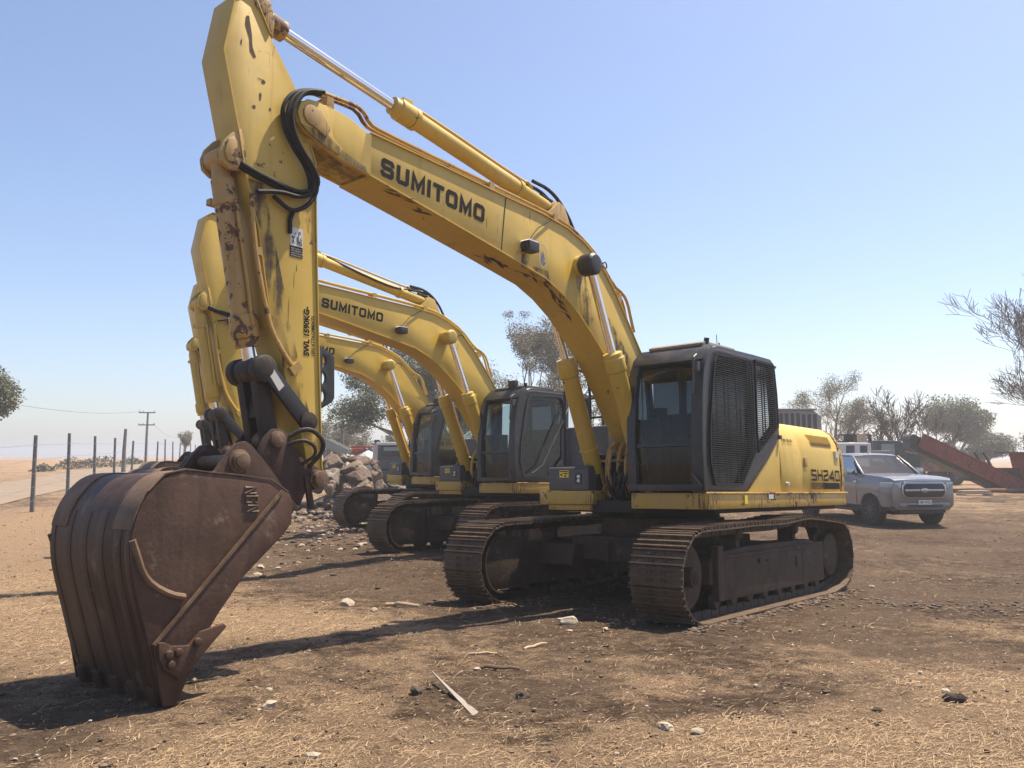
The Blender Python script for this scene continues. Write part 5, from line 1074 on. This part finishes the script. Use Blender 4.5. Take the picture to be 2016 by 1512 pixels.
# louvred housing behind the hood
t, z0 = obj_at('generator_set', 1548, 38); zz = lambda py: CAM_Z + (900 - py) / 1636 * 38 - z0
c = MB(); c.prism([(-1.2, .5), (1.24, .5), (1.16, zz(822)), (.85, zz(812)), (-1.2, zz(810))], -1.2, 1.2); c.build('housing', M['grille'], t, bevel=.05)
c = MB()
for i in range(8): x = -.95 + i * .25; c.bx(x, x + .15, -1.222, -1.18, zz(850), zz(817 if i < 5 else 819))
c.build('louvres', M['black'], t); c = MB(); c.bx(-1.25, .95, -1.25, 1.25, zz(811), zz(808)); c.build('roof', M['grille'], t); c = MB(); c.bx(-1.3, 1.3, -1.24, 1.24, 0, .5); c.build('skid_frame', M['frame'], t)
tag(t, 'grey louvred machine housing showing above the yellow engine hood', 'generator')
# shed far right
t, z0 = obj_at('shed', 1848, 85); c = MB(); c.bx(-1.4, 1.4, -1.5, 1.5, 0, 2.05); c.build('wall', M['white'], t); c = MB(); c.prism([(-1.5, 2.0), (1.5, 2.0), (.9, 2.35), (-.9, 2.35)], -1.6, 1.6); c.build('roof', M['white'], t); tag(t, 'small white shed beyond the trailer, under the red conveyor', 'shed')
# trucks and chute behind the boulders
t, z0 = obj_at('front_facing_truck', 783, 33); zz = lambda py: CAM_Z + (900 - py) / 1636 * 33 - z0
c = MB(); c.bx(-.75, .95, -.2, 1.6, .7, zz(876)); c.build('cab', M['cabgrey'], t, bevel=.06); c = MB(); c.bx(-.80, 1.0, -.26, 1.6, zz(877), zz(871)); c.build('roof', M['wht'], t, bevel=.04); c = MB(); c.bx(-.62, .90, -.215, -.19, zz(899), zz(878)); c.build('windscreen', M['darkgl'], t, bevel=.02)
c = MB(); c.bx(-.5, .3, -.222, -.2, zz(888), zz(881)); c.build('screen_reflection', M['teal'], t); c = MB(); c.bx(-.72, .92, -.25, .1, .5, zz(906)); c.build('grille', M['cabgrey'], t, bevel=.03)
c = MB(); c.bx(-.8, 1.0, -.5, -.3, .35, .75); c.tube([(-.8, -.4, .75), (-.8, -.4, 1.25), (.2, -.45, 1.25), (.3, -.4, .7)], .035); c.build('bull_bar', M['steel'], t); c = MB(); c.bx(-.98, -.75, .0, .15, 1.0, zz(876)); c.build('side_post', M['wht'], t); c = MB(); c.cyl((-.85, .3, zz(872)), (-.85, .3, zz(866)), .11); c.build('air_intake', M['black'], t)
for s in (1, -1):
    g = MB(); g.lathe((.1 + .75 * s, .5, .48), (s, 0, 0), [(0, .3), (.02, .46), (.24, .46), (.26, .3)], 20); g.build('wheel', M['tyre'], t)
tag(t, 'white truck facing the camera with dark windscreen, behind the farthest excavator arm', 'truck')
t, z0 = obj_at('concrete_mixer', 722, 36, R(180)); zz = lambda py: CAM_Z + (900 - py) / 1636 * 36 - z0
c = MB(); c.lathe((-.75, 0, 1.2), (1, 0, .12), [(0, .3), (.2, .72), (.7, .82), (1.1, .62), (1.35, .35)], 24); c.build('drum', M['wht'], t, bevel=.01)
c = MB(); c.prism([(.1, zz(883)), (.75, zz(884)), (.78, zz(893)), (.5, zz(896)), (.0, zz(884) - .05)], -.4, .4); c.prism([(-.7, zz(879)), (.6, zz(878)), (.65, zz(882)), (-.7, zz(882))], -.35, .35); c.build('feed_hopper', M['orange'], t, bevel=.02)
c = MB(); c.bx(-2.0, .9, -.5, .5, .5, .75); c.bx(-1.4, -.7, -.9, .9, .6, zz(886)); c.build('chassis', M['wht'], t, bevel=.03); c = MB(); c.tube([(-.55, 0, zz(884)), (-.55, 0, zz(868))], .05); c.box((-.5, 0, zz(870)), (.25, .1, .06)); c.build('beacon_post', M['cabgrey'], t)
for s in (1, -1): wheel(t, -1.2, .7 * s, .45, .26, s); wheel(t, .4, .7 * s, .45, .26, s)
tag(t, 'white and orange concrete mixer behind the boulder pile', 'concrete mixer')
b = MB(); q0 = ray(688, 898, 31); q1 = ray(643, 876, 31); dd = (q1 - q0); L = dd.length; dd.normalize(); rot = Matrix((dd, Vector((0, 1, 0)), dd.cross(Vector((0, 1, 0))))).transposed()
b.box((0, 0, 0), (L, .7, .05), rot); b.box((0, -.33, .10), (L, .05, .30), rot); b.box((0, .33, .10), (L, .05, .30), rot); b.tube([(-.35, 0, .1), (-.62, 0, -1.4)], .04); b.tube([(.3, 0, -.3), (.3, 0, -1.5)], .05)
o = b.build('discharge_chute', plain('chute_paint', (.30, .31, .27), .6), bevel=.01); o.location = (q0 + q1) / 2; tag(o, 'grey green metal chute tilted above the boulder pile', 'chute')
# scrap on the ground
b = MB(); b.tube([(-2.4, 0, .10), (0, .05, .12), (4.5, 0, .10)], .10, 8); o = b.build('steel_pipe', M['rusty']); g = onground(1950, 41); o.location = g; tag(o, 'long rusty pipe lying on the ground below the conveyor', 'pipe')
b = MB(); b.bx(-.65, .65, -.2, .2, .06, .22); b.bx(-.7, -.5, -.25, .25, 0, .1); b.bx(.5, .7, -.25, .25, 0, .1); o = b.build('timber_pallet', M['tan'], bevel=.01); o.location = onground(1911, 38); tag(o, 'low timber pallet lying in front of the rusty pipe', 'pallet')

# ------------------------------------------------------------------ trees
M['bark'] = plain('gum_bark', (.20, .165, .135), .9, var=.4, scale=3); M['barkd'] = plain('dead_bark', (.105, .08, .07), .9, var=.3, scale=3)
def leafmat(name, a, b):
    m, n, p = newmat(name); co = obco(n); n.links.new(mixc(n, ramp(n, noise_node(n, co, 1.1, 5, .7), .3, .7), a, b), p.inputs['Base Color']); p.inputs['Roughness'].default_value = .6
    p.inputs['Specular IOR Level'].default_value = .4; return m
M['leafg'] = leafmat('gum_leaf_grey', (.13, .125, .080), (.23, .21, .14)); M['leafd'] = leafmat('gum_leaf_dark', (.075, .088, .048), (.13, .14, .078)); M['leafo'] = leafmat('gum_leaf_olive', (.10, .11, .06), (.17, .175, .095))
def tree(name, px, Y, h, seed, leaf, label, cat='tree', group='trees around the yard', spread=1.0, levels=4, leaves=26, lsz=.22, trunk=.32, lm=3.6, ls=.50, droop=.0, clump=.42, limbs=4, fork=.30, bare=False, base=None, rad=1.0):
    rr = random.Random(seed); g = base if base is not None else onground(px, Y); root = empty(name, loc=g); wood = MB(); ends = []
    def grow(p, d, L, r, lv):
        k = 4; pts = [p.copy()]; q = p.copy(); dd = d.copy()
        for i in range(k):
            dd = (dd + Vector((rr.gauss(0, .16), rr.gauss(0, .16), rr.gauss(0, .10) + (.07 if lv > 0 else 0) - droop * lv * .05))).normalized(); q = q + dd * L / k; pts.append(q.copy())
        rs = [max(r * (1 - .12 * i), (.007 + .00022 * (Y - 15)) if bare else .014) for i in range(k + 1)]
        wood.tube(pts, r, 8 if lv < 2 else (5 if lv == 2 else 3), rs=rs)
        if lv >= levels: ends.append((pts[-1], dd)); ends.append((pts[2], dd)); return
        n = limbs if lv == 0 else rr.choice((2, 3, 3, 4)) + (1 if bare and lv > 1 else 0)
        for i in range(n):
            t = 1.0 if i == 0 else rr.uniform(.45, 1.0) if lv else rr.uniform(.75, 1.0); j = t * k; a = int(min(j, k - 1)); pp = pts[a].lerp(pts[a + 1], j - a)
            az = rr.uniform(0, 6.283) if lv else 2 * math.pi * (i + rr.uniform(-.25, .25)) / n; an = rr.uniform(.30, .75) * spread if lv else rr.uniform(.35, .75) * spread
            x = dd.cross(Vector((.3, .9, .2))).normalized(); y = dd.cross(x); nd = (dd * math.cos(an) + (x * math.cos(az) + y * math.sin(az)) * math.sin(an)).normalized()
            if nd.z < -.15 + 0 * droop: nd.z = abs(nd.z) * .4; nd.normalize()
            grow(pp, nd, L * rr.uniform(.58, .80) if lv else h * rr.uniform(.26, .36), max(rs[a] * rr.uniform(.52, .72), .008 if bare else .012), lv + 1)
    grow(Vector((0, 0, -.1)), Vector((rr.uniform(-.1, .1), rr.uniform(-.1, .1), 1)).normalized(), h * fork, trunk, 0)
    top = max(p.z for p, _ in ends); s = h / top
    wood.v = [(x * s * rad, y * s * rad, z * s) for x, y, z in wood.v]; wood.build('trunk', M['barkd'] if bare else M['bark'], root, raw=True)
    if leaf:
        cr = MB()
        for p, d in ends:
            p = Vector((p.x * s * rad, p.y * s * rad, p.z * s)); nl = int(leaves * lm * rr.uniform(.3, 1.5)); cl = clump * rr.uniform(.55, 1.0)
            for _ in range(nl):
                c = p + Vector((rr.gauss(0, 1), rr.gauss(0, 1), rr.gauss(0, 1))).normalized() * rr.random() ** .45 * cl * 1.7 * Vector((1, 1, 1)).length / 1.732; c.z = p.z + (c.z - p.z) * .65; a = rr.uniform(0, 6.283); l = lsz * ls * rr.uniform(.5, 1.2); w = l * rr.uniform(.22, .42)
                dv = Vector((math.cos(a) * .7, math.sin(a) * .7, rr.uniform(-1.0, .35))).normalized(); sd = dv.cross(Vector((rr.uniform(-1, 1), rr.uniform(-1, 1), rr.uniform(-1, 1)))).normalized()
                cr.add([c, c + dv * l * .5 + sd * w, c + dv * l, c + dv * l * .5 - sd * w], [(0, 1, 2, 3)])
        cr.build('crown', leaf, root, raw=True, smooth=False)
    tag(root, label, cat, group); return root
H = lambda py, Y, g=0: CAM_Z + (900 - py) / 1636 * Y - g
tree('gum_tree', 815, 46, H(676, 46), 11, M['leafd'], 'dense dark gum tree seen through the arch of the middle boom', leaves=60, clump=.55, lsz=.24, spread=1.05, limbs=5)
tree('gum_tree', 892, 50, H(742, 50), 12, M['leafd'], 'lower dark gum tree behind the middle excavator, right of the dense one', leaves=34, clump=.5, limbs=5)
tree('gum_tree', 1075, 48, H(622, 48), 17, M['leafg'], 'tall airy grey green gum tree between the booms, behind the middle cab', leaves=46, clump=.36, lsz=.19, spread=.78, limbs=6, fork=.22, trunk=.28)
tree('gum_tree', 985, 56, H(728, 56), 14, M['leafg'], 'small grey gum tree left of the tall airy one', leaves=24, clump=.4)
tree('gum_tree', 1160, 52, H(722, 52), 15, M['leafg'], 'grey gum tree right of the tall airy one, behind the handrail', leaves=26, clump=.42, limbs=5)
tree('gum_tree', 1632, 52, H(738, 52), 21, M['leafg'], 'sparse grey gum tree rising behind the yellow engine hood', leaves=30, lm=3.4, clump=.38, lsz=.15, limbs=5, fork=.25, spread=.95)
tree('gum_tree', 1588, 60, H(790, 60), 22, M['leafg'], 'low sparse gum tree partly behind the grey louvred housing', leaves=12, lm=1.3, clump=.36, limbs=3)
tree('dead_tree', 1747, 47, H(758, 47), 23, None, 'leafless dead tree with a fan of fine branches behind the ute', levels=5, bare=True, limbs=7, fork=.14, trunk=.36, spread=1.12, rad=.95)
tree('dead_tree', 2165, 34, H(520, 34), 26, None, 'large leafless tree reaching in from the right edge', levels=6, bare=True, limbs=6, fork=.24, trunk=.30, spread=1.2, rad=1.05)
for px, Y, py, sd, lb in ((1893, 75, 790, 31, 'dense gum tree with the tallest crown of the row behind the conveyor'), (1940, 80, 846, 33, 'broad gum tree right of the tallest one behind the conveyor'), (2018, 74, 824, 35, 'gum tree at the right end of the row behind the conveyor')):
    tree('gum_tree', px, Y, H(py, Y), sd, M['leafo'], lb, leaves=240, lm=1.6, clump=.85, lsz=.36, limbs=5, fork=.24, spread=1.0, rad=.8, levels=3)
tree('gum_tree', 1812, 62, H(874, 62), 36, M['leafg'], 'small spreading gum tree under the raised end of the conveyor', leaves=30, clump=.35, lsz=.2, fork=.3, spread=1.3, rad=1.5)
tree('gum_tree', -75, 40, H(722, 40), 41, M['leafo'], 'dense rounded tree cut by the left edge of the picture', leaves=60, clump=.5, lsz=.26, limbs=5, fork=.22, spread=.8, rad=.62)
tree('gum_tree', 670, 62, H(826, 62), 43, M['leafg'], 'sparse small gum tree behind the boulder pile', leaves=14, clump=.34, lsz=.2, limbs=5, fork=.25)
tree('gum_tree', 640, 66, H(838, 66), 44, M['leafg'], 'grey gum tree just behind the yellow stick above the boulders', leaves=22, clump=.36)
tree('gum_tree', 780, 55, H(858, 55), 45, M['leafo'], 'small round topped tree behind the truck roof', leaves=30, clump=.35, rad=1.2)
tree('poplar', 364, 75, H(851, 75, .9), 46, M['leafg'], 'thin upright young tree beside the far power pole', leaves=10, clump=.2, lsz=.2, spread=.35, rad=.5, trunk=.08)
M['scrub'] = leafmat('dry_scrub', (.085, .08, .045), (.15, .125, .07))
for i, (px, Y, w, h, lb) in enumerate(((90, 60, .9, .8, 'low dry shrub at the left end of the far roadside'), (145, 66, 1.6, 1.3, 'dusty brown shrub behind the second fence post'), (175, 72, 1.4, 1.0, 'pale low shrub between the second and third fence posts'), (205, 70, 2.0, 1.5, 'wide olive shrub behind the third fence post'), (262, 80, 1.5, 1.1, 'brown shrub beside the tall bare pole'), (400, 85, 1.8, 1.2, 'brown shrub behind the bucket linkage'))):
    g = onground(px, Y); rr = random.Random(i); c = MB()
    for _ in range(900):
        a = rr.uniform(0, 6.283); q = rr.random() ** .5; z = rr.random(); p_ = Vector((math.cos(a) * q * w * (1 - .5 * z), math.sin(a) * q * w * (1 - .5 * z), z * h * .75 * (1 - .5 * q * q) * (.6 + .4 * math.sin(a * 3 + i) ** 2))); l = rr.uniform(.06, .2); dv = Vector((rr.uniform(-1, 1), rr.uniform(-1, 1), rr.uniform(-.2, 1))).normalized(); sd = dv.cross(Vector((rr.uniform(-1, 1), .3, rr.uniform(-1, 1)))).normalized() * l * .4
        c.add([p_, p_ + dv * l * .5 + sd, p_ + dv * l, p_ + dv * l * .5 - sd], [(0, 1, 2, 3)])
    c.tube([(0, 0, -.1), (.05, 0, h * .5)], .03, 5); o = c.build('shrub', M['scrub'], raw=True, smooth=False); o.location = g; tag(o, lb, 'shrub', 'dry shrubs along the roadside')

# ------------------------------------------------------------------ fence and power poles
M['post'] = plain('weathered_post', (.13, .125, .12), .8, var=.3, scale=8); M['wire'] = plain('fence_wire', (.20, .20, .21), .5, .5)
fe = empty('wire_fence', loc=(0, 0, 0)); PP = []
for px, Y in ((-60, 18.5), (72, 25), (140, 30.6), (191, 36.4), (229, 42.4), (263, 49), (289, 55.5), (312, 62.5), (328, 69.5), (343, 77.5), (356, 85.5), (367, 93), (377, 100.5), (387, 109), (396, 118), (404, 128)):
    g = onground(px, Y); PP.append(g); b = MB(); hgt = 2.25 + .12 * math.sin(px); k = math.sin(px * 1.7) * .05
    b.tube([(0, 0, -.2), (k * .4, 0, 1), (k, 0, hgt)], .062, 8, rs=[.068, .062, .055]); o = b.build('post', M['post'], fe); o.location = g
for hz in (.35, .75, 1.15, 1.55, 2.0):
    b = MB(); pts = []
    for p_, q_ in zip(PP, PP[1:]):
        for t_ in (0, .5): pts.append(p_.lerp(q_, t_) + Vector((.06, 0, hz - (.03 if t_ else 0))))
    b.tube(pts, .0045, 4); b.build('wire', M['wire'], fe)
tag(fe, 'tall wire fence on grey timber posts along the gravel road', 'fence')
def pole(px, pyt, Y, arms, lb):
    g = onground(px, Y); h = CAM_Z + (900 - pyt) / 1636 * Y - g.z; t = empty('power_pole', loc=g); b = MB(); b.tube([(0, 0, -.3), (0, 0, h * .5), (.05, 0, h)], .12, 10, rs=[.15, .13, .10]); b.build('pole', M['post'], t)
    for z in arms:
        b = MB(); b.box((0, -.1, h - z), (1.75, .10, .12)); a = b.build('crossarm', M['post'], t)
        for x in (-.8, .8, -.4): b = MB(); b.cyl((x, -.1, h - z + (.06 if z else .06)), (x, -.1, h - z + .22), .04, .03, 8); b.build('insulator', M['grille'], a)
    tag(t, lb, 'power pole', 'power poles along the road'); return g + Vector((0, 0, h))
p1 = pole(290, 812, 88, (.05, 1.35), 'nearer wooden power pole with two crossarms behind the fence')
p2 = pole(365, 851, 175, (.05, 1.6), 'farther power pole with two crossarms, small behind the fence')
pole(247, 845, 58, (), 'bare wooden pole without crossarms, taller than the fence posts')
pole(674, 828, 60, (), 'bare dark pole standing among the small trees behind the boulders')
def cable(a, b_, sag, lb):
    b = MB(); b.tube([a.lerp(b_, t / 12) - Vector((0, 0, sag * 4 * (t / 12) * (1 - t / 12))) for t in range(13)], .016, 4); o = b.build('power_line', M['wire']); tag(o, lb, 'cable')
cable(ray(-260, 730, 40), p1 + Vector((-.6, 0, .1)), .9, 'thin power line from the left edge to the nearer pole')
cable(p1 + Vector((.6, 0, -1.2)), p2 + Vector((0, 0, -.2)), 1.2, 'thin power line between the nearer and the farther pole')

# ------------------------------------------------------------------ haze
HAZE = 1
if HAZE:
    b = MB(); b.bx(-1620, 1620, -1620, 1620, -3.5, 14.0); m = bpy.data.materials.new('haze_air'); m.use_nodes = True; n = m.node_tree
    for x in list(n.nodes):
        if x.type != 'OUTPUT_MATERIAL': n.nodes.remove(x)
    pv = N(n, 'ShaderNodeVolumePrincipled'); pv.inputs['Color'].default_value = (.93, .95, 1, 1); pv.inputs['Density'].default_value = .0018; pv.inputs['Anisotropy'].default_value = .35
    n.links.new(pv.outputs[0], n.nodes['Material Output'].inputs['Volume']); tag(b.build('haze', m, raw=True, smooth=False), kind='stuff')
